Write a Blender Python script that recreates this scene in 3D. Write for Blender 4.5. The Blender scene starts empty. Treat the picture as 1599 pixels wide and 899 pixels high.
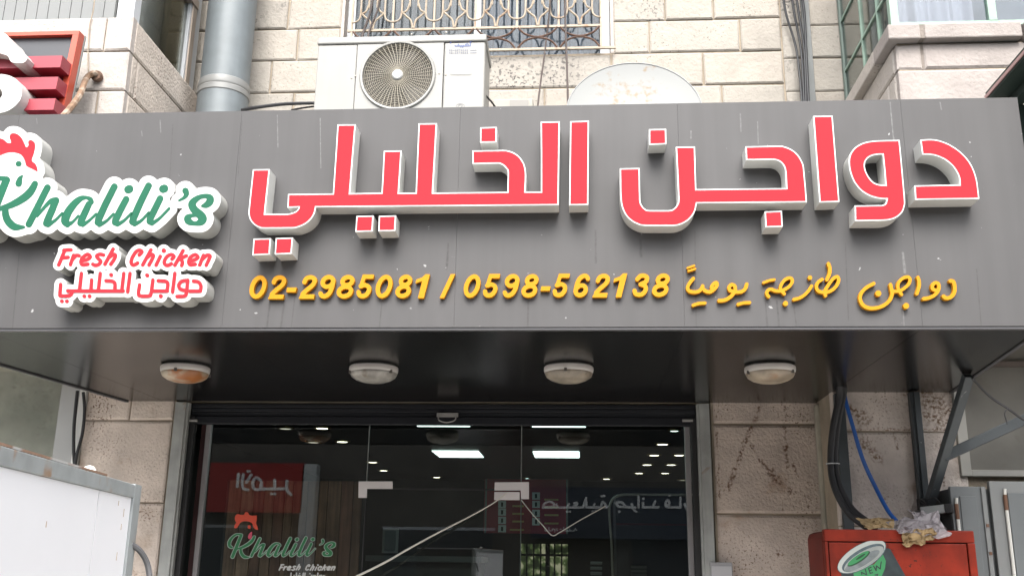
import bpy, bmesh, math, random
import numpy as np
from mathutils import Vector, Matrix
from mathutils.geometry import tessellate_polygon
random.seed(7)
S = bpy.context.scene
COL = S.collection

# ------------------------------------------------------------------ camera
F_PX, PITCH, YAW, ROLL, EYE = 1555.5, math.radians(15.63), math.radians(-4.09), math.radians(0.82), 1.6
cp, sp = math.cos(PITCH), math.sin(PITCH); cy, sy = math.cos(YAW), math.sin(YAW); cr, sr = math.cos(ROLL), math.sin(ROLL)
FWD = Vector((sy*cp, cy*cp, sp)); RT = Vector((cy, -sy, 0)); UP = RT.cross(FWD)
RT2 = RT*cr + UP*sr; UP2 = UP*cr - RT*sr
cam = bpy.data.cameras.new('camera'); cam.lens = F_PX/1599*36; cam.sensor_width = 36; cam.clip_end = 500; cam.clip_start = .05
camo = bpy.data.objects.new('camera', cam); COL.objects.link(camo)
camo.matrix_world = Matrix(((RT2.x, UP2.x, -FWD.x, 0), (RT2.y, UP2.y, -FWD.y, 0), (RT2.z, UP2.z, -FWD.z, EYE), (0, 0, 0, 1)))
S.camera = camo

# ------------------------------------------------------------------ light
SUN_EL, SUN_AZ = math.radians(52), math.radians(178)
w = bpy.data.worlds.new('World'); S.world = w; w.use_nodes = True
wn = w.node_tree.nodes; wl = w.node_tree.links
bg = wn['Background']
sky = wn.new('ShaderNodeTexSky'); sky.sky_type = 'NISHITA'; sky.sun_disc = False
sky.sun_elevation = SUN_EL; sky.sun_rotation = SUN_AZ; sky.air_density = 1.0; sky.dust_density = 4.0; sky.ozone_density = 1.0
hs = wn.new('ShaderNodeHueSaturation'); hs.inputs['Saturation'].default_value = .22
wl.new(sky.outputs[0], hs.inputs['Color']); wl.new(hs.outputs[0], bg.inputs['Color'])
bg.inputs['Strength'].default_value = .13
sun = bpy.data.lights.new('sun', 'SUN'); sun.energy = 1.2; sun.angle = math.radians(40); sun.color = (1, .95, .88)
suno = bpy.data.objects.new('sun', sun); COL.objects.link(suno)
sd = Vector((math.sin(SUN_AZ)*math.cos(SUN_EL), math.cos(SUN_AZ)*math.cos(SUN_EL), math.sin(SUN_EL)))
suno.rotation_euler = sd.to_track_quat('Z', 'Y').to_euler()
S.view_settings.view_transform = 'Standard'; S.view_settings.look = 'None'
S.view_settings.exposure = 2.0; S.view_settings.gamma = 1
S.cycles.max_bounces = 8; S.cycles.transparent_max_bounces = 16; S.cycles.use_denoising = True
S.cycles.caustics_reflective = False; S.cycles.caustics_refractive = False

# ------------------------------------------------------------------ measuring helpers (photo pixel -> place)
def ray(x, y): return FWD*F_PX + RT2*(x-799.5) - UP2*(y-449.5)
E0 = Vector((0, 0, EYE))
def P(x, y, Y):
    d = ray(x, y); return E0 + d*(Y/d.y)
def PZ(x, y, z):
    d = ray(x, y); return E0 + d*((z-EYE)/d.z)
def PXX(x, y, X):
    d = ray(x, y); return E0 + d*(X/d.x)
def px_of(v):
    v = v - E0; z = v.dot(FWD); return (799.5+F_PX*v.dot(RT2)/z, 449.5-F_PX*v.dot(UP2)/z)
YF, YW, YG, YB, YR = 4.2, 6.2, 6.34, 5.1, 5.8     # sign front, wall, shop glass, bay fronts, right-hand wall
YL = YF-.095                                        # face of the raised letters

# ------------------------------------------------------------------ materials
MATS = {}
def mat(name, col, rough=.6, metal=0, var=0., vs=3., streak=0., ss=(25, 25, 1.2), col2=None, c2s=8., c2t=.6, c2w=.08, c2v=None,
        pits=0., ps=70., pit_col=(.03, .03, .03), bump=0., bs=60., spec=.5, emit=None, es=1., rnd=0., alpha=None, segs=None, segcol=(.09, .045, .025), tint=None, coat=0., segs2=None, segcol2=(.2, .2, .2), wob_s=22, wob_k=4.5, cut_s=60, cut_lo=0.):
    if name in MATS: return MATS[name]
    m = bpy.data.materials.new(name); m.use_nodes = True; MATS[name] = m
    n, l = m.node_tree.nodes, m.node_tree.links
    b = n['Principled BSDF']
    b.inputs['Roughness'].default_value = rough; b.inputs['Metallic'].default_value = metal
    b.inputs['Specular IOR Level'].default_value = spec
    b.inputs['Coat Weight'].default_value = coat
    geo = n.new('ShaderNodeNewGeometry'); pos = geo.outputs['Position']
    def noise(scale, vec=None, detail=4., dist=0.):
        t = n.new('ShaderNodeTexNoise'); t.inputs['Scale'].default_value = scale; t.inputs['Detail'].default_value = detail
        t.inputs['Distortion'].default_value = dist
        l.new(vec or pos, t.inputs['Vector']); return t.outputs['Fac']
    def ramp(f, a, bb, ca=0., cb=1.):
        r = n.new('ShaderNodeMapRange'); r.inputs['From Min'].default_value = a; r.inputs['From Max'].default_value = bb
        r.inputs['To Min'].default_value = ca; r.inputs['To Max'].default_value = cb
        l.new(f, r.inputs['Value']); return r.outputs[0]
    def math_(op, a, c):
        q = n.new('ShaderNodeMath'); q.operation = op
        for i, v in enumerate((a, c)):
            if isinstance(v, (int, float)): q.inputs[i].default_value = v
            else: l.new(v, q.inputs[i])
        return q.outputs[0]
    def mix(f, a, c, blend='MIX'):
        q = n.new('ShaderNodeMix'); q.data_type = 'RGBA'; q.blend_type = blend
        if isinstance(f, (int, float)): q.inputs[0].default_value = f
        else: l.new(f, q.inputs[0])
        for i, v in ((6, a), (7, c)):
            if isinstance(v, tuple): q.inputs[i].default_value = (*v[:3], 1)
            else: l.new(v, q.inputs[i])
        return q.outputs[2]
    c = None
    rgb = n.new('ShaderNodeRGB'); rgb.outputs[0].default_value = (*col, 1); c = rgb.outputs[0]
    def scale_col(c, f):
        q = n.new('ShaderNodeVectorMath'); q.operation = 'SCALE'; l.new(c, q.inputs[0]); l.new(f, q.inputs['Scale']); return q.outputs[0]
    if rnd:
        oi = n.new('ShaderNodeObjectInfo')
        c = scale_col(c, ramp(oi.outputs['Random'], 0, 1, 1-rnd, 1+rnd*.6))
        if tint:
            wn_ = n.new('ShaderNodeTexWhiteNoise'); wn_.noise_dimensions = '1D'; l.new(oi.outputs['Random'], wn_.inputs['W'])
            c = mix(math_('MULTIPLY', wn_.outputs['Value'], .55), c, tint)
    if var: c = scale_col(c, ramp(noise(vs, detail=6), .3, .7, 1-var, 1+var*.6))
    if streak:
        mp = n.new('ShaderNodeMapping'); mp.inputs['Scale'].default_value = ss; l.new(pos, mp.inputs['Vector'])
        f = ramp(noise(1., mp.outputs[0], 5), .35, .75, 1+streak*.35, 1-streak)
        c = scale_col(c, f)
    if col2:
        vec = None
        if c2v:
            mp = n.new('ShaderNodeMapping'); mp.inputs['Scale'].default_value = c2v; l.new(pos, mp.inputs['Vector']); vec = mp.outputs[0]
        c = mix(ramp(noise(c2s, vec, 6, .4), c2t, c2t+c2w), c, col2)
    if pits:
        big = ramp(noise(3.1, detail=2), .44, .68)
        fine = ramp(noise(ps, detail=3), .66-.1*pits, .74-.1*pits)
        c = mix(math_('MULTIPLY', big, fine), c, pit_col)
    for segs_, segc in ((segs, segcol), (segs2, segcol2)):
        if not segs_: continue
        tot = None
        wob = noise(wob_s, detail=5); cut = noise(cut_s, detail=6)
        for (a, bb, wd) in segs_:
            va = n.new('ShaderNodeVectorMath'); va.operation = 'SUBTRACT'; l.new(pos, va.inputs[0]); va.inputs[1].default_value = a
            d = Vector(bb)-Vector(a); L2 = d.length_squared
            dt = n.new('ShaderNodeVectorMath'); dt.operation = 'DOT_PRODUCT'; l.new(va.outputs[0], dt.inputs[0]); dt.inputs[1].default_value = d/L2
            t = n.new('ShaderNodeClamp'); l.new(dt.outputs['Value'], t.inputs[0])
            pr = n.new('ShaderNodeVectorMath'); pr.operation = 'SCALE'; pr.inputs[0].default_value = d; l.new(t.outputs[0], pr.inputs['Scale'])
            df = n.new('ShaderNodeVectorMath'); df.operation = 'DISTANCE'; l.new(va.outputs[0], df.inputs[0]); l.new(pr.outputs[0], df.inputs[1])
            dd = math_('ADD', df.outputs['Value'], math_('MULTIPLY', math_('SUBTRACT', wob, .5), wd*wob_k))
            f = ramp(dd, wd*.35, wd*1.05, 1, 0)
            tot = f if tot is None else math_('MAXIMUM', tot, f)
        tot = math_('MULTIPLY', tot, ramp(cut, .42, .60, cut_lo, .95))
        c = mix(tot, c, segc)
    l.new(c, b.inputs['Base Color'])
    if bump:
        bp = n.new('ShaderNodeBump'); bp.inputs['Strength'].default_value = min(1., bump); bp.inputs['Distance'].default_value = .012
        l.new(noise(bs, detail=6), bp.inputs['Height']); l.new(bp.outputs[0], b.inputs['Normal'])
    if emit:
        b.inputs['Emission Color'].default_value = (*emit, 1); b.inputs['Emission Strength'].default_value = es
    if alpha is not None: b.inputs['Alpha'].default_value = alpha
    return m
def glass(name, refl=.06, tint=(1, 1, 1), edge=.5, rough=0.):
    m = bpy.data.materials.new(name); m.use_nodes = True; MATS[name] = m
    n, l = m.node_tree.nodes, m.node_tree.links
    n.remove(n['Principled BSDF']); out = n['Material Output']
    t = n.new('ShaderNodeBsdfTransparent'); t.inputs[0].default_value = (*tint, 1)
    g = n.new('ShaderNodeBsdfGlossy'); g.inputs['Roughness'].default_value = rough
    lw = n.new('ShaderNodeLayerWeight'); lw.inputs[0].default_value = .25
    mr = n.new('ShaderNodeMapRange'); mr.inputs['To Min'].default_value = refl; mr.inputs['To Max'].default_value = edge
    l.new(lw.outputs['Fresnel'], mr.inputs[0])
    mx = n.new('ShaderNodeMixShader'); l.new(mr.outputs[0], mx.inputs[0]); l.new(t.outputs[0], mx.inputs[1]); l.new(g.outputs[0], mx.inputs[2])
    l.new(mx.outputs[0], out.inputs['Surface']); return m

# ------------------------------------------------------------------ object helpers
ORG = {}
def tag(o, label=None, cat=None, group=None, kind=None):
    if label: o['label'] = label
    if cat: o['category'] = cat
    if group: o['group'] = group
    if kind: o['kind'] = kind
    return o
def thing(name, label, cat, loc, group=None, kind=None):
    o = bpy.data.objects.new(name, None); COL.objects.link(o); o.empty_display_size = .1
    o.location = Vector(loc); ORG[o.name] = Vector(loc)
    return tag(o, label, cat, group, kind)
class MB:
    def __init__(s): s.v = []; s.f = []
    def add(s, vs, fs):
        k = len(s.v); s.v += [tuple(v) for v in vs]; s.f += [tuple(i+k for i in f) for f in fs]; return s
    def box(s, x0, x1, y0, y1, z0, z1):
        x0, x1 = sorted((x0, x1)); y0, y1 = sorted((y0, y1)); z0, z1 = sorted((z0, z1))
        return s.add([(x0,y0,z0),(x1,y0,z0),(x1,y1,z0),(x0,y1,z0),(x0,y0,z1),(x1,y0,z1),(x1,y1,z1),(x0,y1,z1)],
                     [(0,3,2,1),(4,5,6,7),(0,1,5,4),(1,2,6,5),(2,3,7,6),(3,0,4,7)])
    def hexa(s, a, b):   # two quads a (front) and b (back), same winding
        return s.add(list(a)+list(b), [(0,1,2,3),(7,6,5,4),(0,4,5,1),(1,5,6,2),(2,6,7,3),(3,7,4,0)])
    def beam(s, a, b, wx, wz, upv=(0, 0, 1)):
        a, b = Vector(a), Vector(b); d = (b-a).normalized(); u = Vector(upv)
        r = d.cross(u); r = r.normalized() if r.length > 1e-5 else Vector((1, 0, 0)); u = r.cross(d)
        q = lambda c: [c-r*wx/2-u*wz/2, c+r*wx/2-u*wz/2, c+r*wx/2+u*wz/2, c-r*wx/2+u*wz/2]
        return s.hexa(q(a), q(b))
    def tube(s, pts, r, n=8, closed=False):
        pts = [Vector(p) for p in pts]; N = len(pts); rs = r if isinstance(r, (list, tuple)) else [r]*N
        vs = []; ref = None
        for i, p in enumerate(pts):
            if closed: d = pts[(i+1) % N]-pts[i-1]
            else: d = pts[min(i+1, N-1)]-pts[max(i-1, 0)]
            d.normalize()
            if ref is None: ref = Vector((0, 0, 1)) if abs(d.z) < .9 else Vector((0, 1, 0))
            a = d.cross(ref); a.normalize(); bb = a.cross(d); ref = bb
            for k in range(n):
                t = 2*math.pi*k/n; vs.append(p+(a*math.cos(t)+bb*math.sin(t))*rs[i])
        fs = []
        for i in range(N if closed else N-1):
            j = (i+1) % N
            for k in range(n):
                k2 = (k+1) % n; fs.append((i*n+k, j*n+k, j*n+k2, i*n+k2))
        if not closed: fs += [tuple(range(n)), tuple(reversed(range((N-1)*n, N*n)))]
        return s.add(vs, fs)
    def lathe(s, prof, c, n=32, axis='Z', cap=True):
        vs = []
        for (r, h) in prof:
            for k in range(n):
                t = 2*math.pi*k/n; a, b = r*math.cos(t), r*math.sin(t)
                vs.append({'Z': (c[0]+a, c[1]+b, c[2]+h), 'Y': (c[0]+a, c[1]+h, c[2]+b)}[axis])
        fs = []
        for i in range(len(prof)-1):
            for k in range(n):
                k2 = (k+1) % n; fs.append((i*n+k, i*n+k2, (i+1)*n+k2, (i+1)*n+k))
        if cap: fs += [tuple(range(n)), tuple(range((len(prof)-1)*n, len(prof)*n))]
        return s.add(vs, fs)
    def prism(s, loops, front, back):
        """loops: outer + holes as 2d points; front/back: functions 2d -> place"""
        flat = [p for L in loops for p in L]; n = len(flat)
        tris = tessellate_polygon([[Vector((p[0], p[1], 0)) for p in L] for L in loops])
        fs = []
        for t in tris:
            a, b, c = [flat[i] for i in t]
            ar = (b[0]-a[0])*(c[1]-a[1])-(c[0]-a[0])*(b[1]-a[1])
            if abs(ar) < 1e-9: continue
            fs.append(tuple(t)); fs.append(tuple(i+n for i in reversed(t)))
        k = 0
        for L in loops:
            m = len(L)
            for i in range(m):
                j = (i+1) % m; fs.append((k+i, k+j, k+j+n, k+i+n))
            k += m
        return s.add([front(p) for p in flat]+[back(p) for p in flat], fs)
    def sheet(s, poly, y):   # thin flat print with 1 mm of thickness
        return s.prism([poly], lambda p: P(p[0], p[1], y), lambda p: P(p[0], p[1], y+.001))
    def build(s, name, m, parent=None, bevel=0, smooth=False, **tags):
        org = ORG[parent.name] if parent else None
        if org is None:
            lo = Vector([min(v[i] for v in s.v) for i in range(3)]); hi = Vector([max(v[i] for v in s.v) for i in range(3)])
            org = Vector(((lo.x+hi.x)/2, (lo.y+hi.y)/2, lo.z))
        me = bpy.data.meshes.new(name)
        me.from_pydata([(v[0]-org.x, v[1]-org.y, v[2]-org.z) for v in s.v], [], s.f)
        bm = bmesh.new(); bm.from_mesh(me)
        bmesh.ops.recalc_face_normals(bm, faces=bm.faces)
        if bevel:
            es = [e for e in bm.edges if e.is_manifold and e.calc_face_angle(0) > .5]
            bmesh.ops.bevel(bm, geom=es, offset=bevel, segments=2, affect='EDGES', profile=.5, clamp_overlap=True)
        if smooth:
            for f in bm.faces: f.smooth = True
            for e in bm.edges:
                if e.is_manifold and e.calc_face_angle(0) > .6: e.smooth = False
        bm.to_mesh(me); bm.free()
        me.materials.append(m)
        o = bpy.data.objects.new(name, me); COL.objects.link(o)
        if parent: o.parent = parent
        else: o.location = org
        ORG[o.name] = org
        return tag(o, **tags)
def box(name, m, parent, x0, x1, y0, y1, z0, z1, bevel=0, **t): return MB().box(x0, x1, y0, y1, z0, z1).build(name, m, parent, bevel, **t)
def dup(root, off, label=None):
    c = root.copy(); COL.objects.link(c); c.location = root.location+Vector(off); ORG[c.name] = ORG[root.name]+Vector(off)
    if label: c['label'] = label
    for ch in root.children:
        d = ch.copy(); COL.objects.link(d); d.parent = c
        for g in ch.children:
            e = g.copy(); COL.objects.link(e); e.parent = d
    return c
def cr_path(pts, k=6):
    pts = [Vector(p) for p in pts]; out = []
    for i in range(len(pts)-1):
        p0, p1, p2, p3 = pts[max(i-1, 0)], pts[i], pts[i+1], pts[min(i+2, len(pts)-1)]
        for j in range(k):
            t = j/k; out.append(.5*((2*p1)+(p2-p0)*t+(2*p0-5*p1+4*p2-p3)*t*t+(3*p1-p0-3*p2+p3)*t**3))
    return out+[pts[-1]]

# ------------------------------------------------------------------ lettering helpers (all in photo pixels)
def zt(pts, ox, oy, s): return [(ox+p[0]/s, oy+p[1]/s)+tuple(p[2:]) for p in pts]
def smooth_poly(poly, k=4, ang=42):
    n = len(poly); pts = [Vector(p[:2]) for p in poly]; sm = []
    for i in range(n):
        a = pts[i]-pts[i-1]; b = pts[(i+1) % n]-pts[i]
        sm.append(a.length > 1e-6 and b.length > 1e-6 and math.degrees(a.angle(b)) < ang and min(a.length, b.length) < 22)
    out = []
    for i in range(n):
        j = (i+1) % n; p1, p2 = pts[i], pts[j]
        out.append(tuple(p1))
        if (sm[i] or sm[j]) and (p2-p1).length < 22:
            p0 = pts[i-1] if sm[i] else p1*2-p2; p3 = pts[(j+1) % n] if sm[j] else p2*2-p1
            for q in range(1, k):
                t = q/k; out.append(tuple(.5*((2*p1)+(p2-p0)*t+(2*p0-5*p1+4*p2-p3)*t*t+(3*p1-p0-3*p2+p3)*t**3)))
    return out
def area(L): return .5*sum(L[i-1][0]*L[i][1]-L[i][0]*L[i-1][1] for i in range(len(L)))
def inset(poly, d):
    sgn = 1 if area(poly) > 0 else -1; n = len(poly); out = []
    for i in range(n):
        p0, p1, p2 = Vector(poly[i-1]), Vector(poly[i]), Vector(poly[(i+1) % n])
        a = (p1-p0).normalized(); b = (p2-p1).normalized()
        na, nb = Vector((-a.y, a.x))*sgn, Vector((-b.y, b.x))*sgn
        m = na+nb
        if m.length < 1e-4: m = na
        m.normalize(); out.append(tuple(p1+m*(d/max(.4, m.dot(na)))))
    return out
def field(shapes, bb, h):
    """distance field of strokes [(x,y,r)...] and polygons on a grid"""
    x0, y0, x1, y1 = bb; nx, ny = int((x1-x0)/h)+1, int((y1-y0)/h)+1
    gx = x0+np.arange(nx)*h; gy = y0+np.arange(ny)*h
    F = np.full((ny, nx), 1e3)
    for kind, pts in shapes:
        if kind == 's':
            segs = list(zip(pts[:-1], pts[1:])) if len(pts) > 1 else [(pts[0], pts[0])]
            for a, b in segs:
                R = 34; i0 = max(0, int((min(a[0], b[0])-R-x0)/h)); i1 = min(nx, int((max(a[0], b[0])+R-x0)/h)+1)
                j0 = max(0, int((min(a[1], b[1])-R-y0)/h)); j1 = min(ny, int((max(a[1], b[1])+R-y0)/h)+1)
                if i1 <= i0 or j1 <= j0: continue
                X, Y = np.meshgrid(gx[i0:i1], gy[j0:j1]); dx, dy = b[0]-a[0], b[1]-a[1]; L2 = dx*dx+dy*dy
                t = np.clip(((X-a[0])*dx+(Y-a[1])*dy)/L2, 0, 1) if L2 > 1e-9 else 0*X
                D = np.hypot(X-a[0]-t*dx, Y-a[1]-t*dy)-(a[2]+t*(b[2]-a[2]))
                F[j0:j1, i0:i1] = np.minimum(F[j0:j1, i0:i1], D)
        else:
            X, Y = np.meshgrid(gx, gy); ins = np.zeros(X.shape, bool); D = np.full(X.shape, 1e3)
            for i in range(len(pts)):
                a, b = pts[i-1], pts[i]; dx, dy = b[0]-a[0], b[1]-a[1]; L2 = dx*dx+dy*dy+1e-12
                t = np.clip(((X-a[0])*dx+(Y-a[1])*dy)/L2, 0, 1)
                D = np.minimum(D, np.hypot(X-a[0]-t*dx, Y-a[1]-t*dy))
                if a[1] != b[1]:
                    c = ((a[1] > Y) != (b[1] > Y)) & (X < dx*(Y-a[1])/(b[1]-a[1])+a[0]); ins ^= c
            F = np.minimum(F, np.where(ins, -D, D))
    return F
def contour(F, bb, h, lev):
    G = F-lev; G[G == 0] = 1e-6; G[0, :] = G[-1, :] = 9; G[:, 0] = G[:, -1] = 9
    x0, y0 = bb[:2]; I = G < 0
    c = I[:-1, :-1]*1+I[:-1, 1:]*2+I[1:, 1:]*4+I[1:, :-1]*8
    T = {1: [(3, 0)], 2: [(0, 1)], 3: [(3, 1)], 4: [(1, 2)], 5: [(3, 0), (1, 2)], 6: [(0, 2)], 7: [(3, 2)], 8: [(2, 3)], 9: [(2, 0)],
         10: [(0, 1), (2, 3)], 11: [(2, 1)], 12: [(1, 3)], 13: [(1, 0)], 14: [(0, 3)]}
    nxt = {}; pt = {}
    def ek(j, i, e):
        k = {0: (j, i, 0), 1: (j, i+1, 1), 2: (j+1, i, 0), 3: (j, i, 1)}[e]
        if k not in pt:
            jj, ii, o = k; a = G[jj, ii]; b = G[jj, ii+1] if o == 0 else G[jj+1, ii]; t = a/(a-b)
            pt[k] = (x0+(ii+(t if o == 0 else 0))*h, y0+(jj+(t if o else 0))*h)
        return k
    for j, i in zip(*np.where((c > 0) & (c < 15))):
        for a, b in T[int(c[j, i])]: nxt[ek(j, i, a)] = ek(j, i, b)
    loops = []
    while nxt:
        k0 = next(iter(nxt)); L = []; k = k0
        while k in nxt: L.append(pt[k]); k = nxt.pop(k)
        if len(L) > 5: loops.append(L)
    def dp(L, tol):
        if len(L) < 3: return L
        a, b = Vector(L[0]), Vector(L[-1]); d = b-a; n = d.length
        ds = [abs(d.x*(p[1]-a.y)-d.y*(p[0]-a.x))/n if n > 1e-9 else (Vector(p)-a).length for p in L]
        k = max(range(len(L)), key=lambda q: ds[q])
        return [L[0], L[-1]] if ds[k] < tol else dp(L[:k+1], tol)[:-1]+dp(L[k:], tol)
    out = []
    for L in loops:
        m = len(L)//2; q = dp(L[:m+1], .1)[:-1]+dp(L[m:]+[L[0]], .1)[:-1]
        if len(q) > 3 and abs(area(q)) > 1.2: out.append(q)
    def inside(p, L):
        r = False
        for i in range(len(L)):
            a, b = L[i-1], L[i]
            if (a[1] > p[1]) != (b[1] > p[1]) and p[0] < (b[0]-a[0])*(p[1]-a[1])/(b[1]-a[1])+a[0]: r = not r
        return r
    dep = [sum(inside(L[0], M) for M in out if M is not L) for L in out]
    groups = []
    for L, d in zip(out, dep):
        if d % 2 == 0: groups.append([L]+[M for M, e in zip(out, dep) if e == d+1 and inside(M[0], L)])
    return groups
def shape_groups(shapes, lev=0., h=.6, pad=20):
    xs = [p[0] for _, q in shapes for p in q]; ys = [p[1] for _, q in shapes for p in q]
    bb = (min(xs)-pad, min(ys)-pad, max(xs)+pad, max(ys)+pad)
    return contour(field(shapes, bb, h), bb, h, lev)
def add_groups(mb, groups, y0, y1, mp=None):
    f = mp or P
    for g in groups: mb.prism(g, lambda p: f(p[0], p[1], y0), lambda p: f2(p, y0, y1, f))
    return mb
def f2(p, y0, y1, f):
    v = f(p[0], p[1], y0); return Vector((v.x, v.y+(y1-y0), v.z))
def st(pts, r): return ('s', [(p[0], p[1], p[2] if len(p) > 2 else r) for p in pts])
def sts(pts, r, k=4):   # smoothed stroke
    q = [(p[0], p[1], p[2] if len(p) > 2 else r) for p in pts]
    return ('s', [tuple(v) for v in cr_path(q, k)])
# ================================================================== SETTING
ZS, ZT = 2.59, 3.65                       # sign bottom / top
asphalt = mat('asphalt', (.055, .055, .057), .9, var=.3, vs=4, bump=.4, bs=90)
paving = mat('paving', (.42, .40, .37), .85, var=.25, vs=2, bump=.3, bs=50)
stone_m = mat('limestone', (.325, .301, .266), .85, rnd=.06, tint=(.345, .305, .262), var=.10, vs=7, pits=.45, ps=55, pit_col=(.13, .11, .09), bump=.5, bs=42, col2=(.29, .235, .175), c2s=2.2, c2t=.64, c2w=.14)
stone_pit = mat('limestone_lichen', (.325, .30, .265), .85, rnd=.06, var=.10, vs=7, pits=1.15, ps=48, pit_col=(.05, .045, .045), bump=.55, bs=38)
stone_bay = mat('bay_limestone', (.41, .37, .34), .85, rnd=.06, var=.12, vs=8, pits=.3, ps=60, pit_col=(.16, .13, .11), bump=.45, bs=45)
stone_bay_r = mat('right_bay_limestone_lowered', (.30, .268, .25), .85, rnd=.06, var=.12, vs=8, pits=.3, ps=60, pit_col=(.16, .13, .11), bump=.45, bs=45)  # same bay stone, colour lowered where stronger light falls on the right bay
stone_side_r = mat('right_bay_side_lifted', (.42, .38, .345), .85, rnd=.06, var=.12, vs=8, pits=.4, ps=60, pit_col=(.16, .13, .11), bump=.45, bs=45)  # same bay stone, colour raised to make up for the shade on this side
stone_rough = mat('bay_side_limestone_lifted', (.54, .475, .415), .9, rnd=.06, var=.14, vs=6, pits=.9, ps=85, pit_col=(.13, .09, .065), bump=.8, bs=60)  # side stone colour lifted above the front's to offset its shaded position
mortar = mat('mortar', (.31, .26, .20), .95, var=.25, vs=5, bump=.4, bs=60)
low_stone = mat('lower_limestone', (.60, .52, .46), .9, rnd=.06, var=.24, vs=5, pits=1.1, ps=75, pit_col=(.16, .10, .07), bump=.7, bs=55, col2=(.30, .20, .13), c2s=4.5, c2t=.58, c2w=.16)
tar = [((P(a[0], a[1], YW-.006)), P(b[0], b[1], YW-.006), wd) for a, b, wd in (
    ((1187, 636), (1160, 700), .017), ((1160, 700), (1137, 762), .020), ((1172, 694), (1188, 718), .014), ((1186, 716), (1220, 756), .026),
    ((1226, 634), (1227, 700), .015), ((1227, 700), (1234, 772), .015), ((1238, 722), (1245, 744), .012), ((1118, 645), (1124, 780), .009),
    ((1145, 782), (1161, 778), .006), ((1178, 778), (1184, 796), .006), ((1176, 777), (1187, 777), .005), ((1222, 778), (1223, 821), .005), ((1225, 778), (1238, 781), .005), ((1238, 780), (1240, 798), .005),
    ((1188, 850), (1195, 866), .007), ((1140, 812), (1146, 840), .005), ((1207, 857), (1221, 866), .022))]
low_stone_tar = mat('stained_limestone', (.54, .46, .405), .9, rnd=.05, var=.22, vs=6, pits=.9, ps=75, pit_col=(.14, .09, .06), bump=.7, bs=55, segs=[(a, b, w_*.85) for a, b, w_ in tar], segcol=(.13, .07, .042), col2=(.33, .22, .15), c2s=4.5, c2t=.62, c2w=.12)

MB().box(-60, 60, -60, .9, -.3, 0).build('road', asphalt, kind='structure')
MB().box(-60, 60, .9, 6.3, -.3, .13).build('pavement', paving, kind='structure', bevel=.015)
MB().box(-60, 60, -12, -8.4, -.29, .13).build('pavement', paving, kind='structure', bevel=.015)

B = thing('stone_building', 'pale limestone building above the shop sign with a grilled window and two bays', 'building', (-.5, YW, 0))
WX0, WX1, DX0, DX1 = -5.2, 1.56, -2.60, .80        # wall ends, shop opening
UW0, UW1, UWZ = P(531, 60, YW).x, P(958, 60, YW).x, 5.02
m = MB(); yb0, yb1 = YW+.014, YW+.13
m.box(WX0, P(125, 700, YW).x, yb0, yb1, 3.0, 6.6); m.box(P(125, 700, YW).x, UW0, yb0, yb1, 2.62, 6.6); m.box(UW1, 1.95, yb0, yb1, 2.62, 6.6); m.box(UW0, UW1, yb0, yb1, 2.62, UWZ)
m.box(P(125, 700, YW).x+.002, DX0, yb0, yb1, 0, 2.62); m.box(DX1, WX1, yb0, yb1, 0, 2.62)
m.box(DX0, DX1, yb0, yb1, 2.60, 2.62)
m.build('wall', mortar, B)
def stone(x0, x1, z0, z1, y=YW, mt=None, g=.006, ch=.010, par=None):
    d = random.uniform(-.004, .004); yf = y+d; x0 += g; x1 -= g; z0 += g*.9; z1 -= g*.9; yb = y+.05
    j = lambda: random.uniform(-.003, .003)
    a = [(x0+j(), z0+j()), (x1+j(), z0+j()), (x1+j(), z1+j()), (x0+j(), z1+j())]
    cx, cz = (x0+x1)/2, (z0+z1)/2
    ins = [(p[0]-math.copysign(ch, p[0]-cx), p[1]-math.copysign(ch, p[1]-cz)) for p in a]
    v = [(p[0], yb, p[1]) for p in a]+[(p[0], yf+ch*.6, p[1]) for p in a]+[(p[0], yf+random.uniform(-.002, .002), p[1]) for p in ins]
    f = [(0, 1, 2, 3)]
    for o in (0, 4):
        for i in range(4): f.append((o+i, o+(i+1) % 4, o+4+(i+1) % 4, o+4+i))
    f.append((8, 9, 10, 11))
    return MB().add(v, f).build('stone', mt or stone_m, par or B)
def xs(y, *px): return [P(x, y, YW).x for x in px]
ZC = [5.257+.248*k for k in range(-7, 6)]           # course lines
zi = lambda k: 5.257+.248*k
# left of the window
LX = -2.75
for k, js in ((0, (448,)), (-1, (462,)), (-2, (420,)), (-3, (455,)), (1, (430,)), (2, (470,)), (3, (440,)), (-4, (430,))):
    xx = [LX]+[P(q, 49-k*48, YW).x for q in js]+[UW0 if k >= -1 else P(560, 148, YW).x]
    for a, b in zip(xx[:-1], xx[1:]):
        stone(a, b, zi(k), zi(k+1), mt=stone_pit if (k == 0 and a == LX) else None)
# below the window (sill course and on)
for k, js in ((-2, (560, 740, 955)), (-3, (560, 700, 850, 1010)), (-4, (560, 690, 930))):
    xx = [P(q, 110-(k+2)*50, YW).x for q in js]
    for a, b in zip(xx[:-1], xx[1:]): stone(a, b, zi(k), zi(k+1), mt=stone_pit if (k == -2 and a > -.9) else None)
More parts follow.
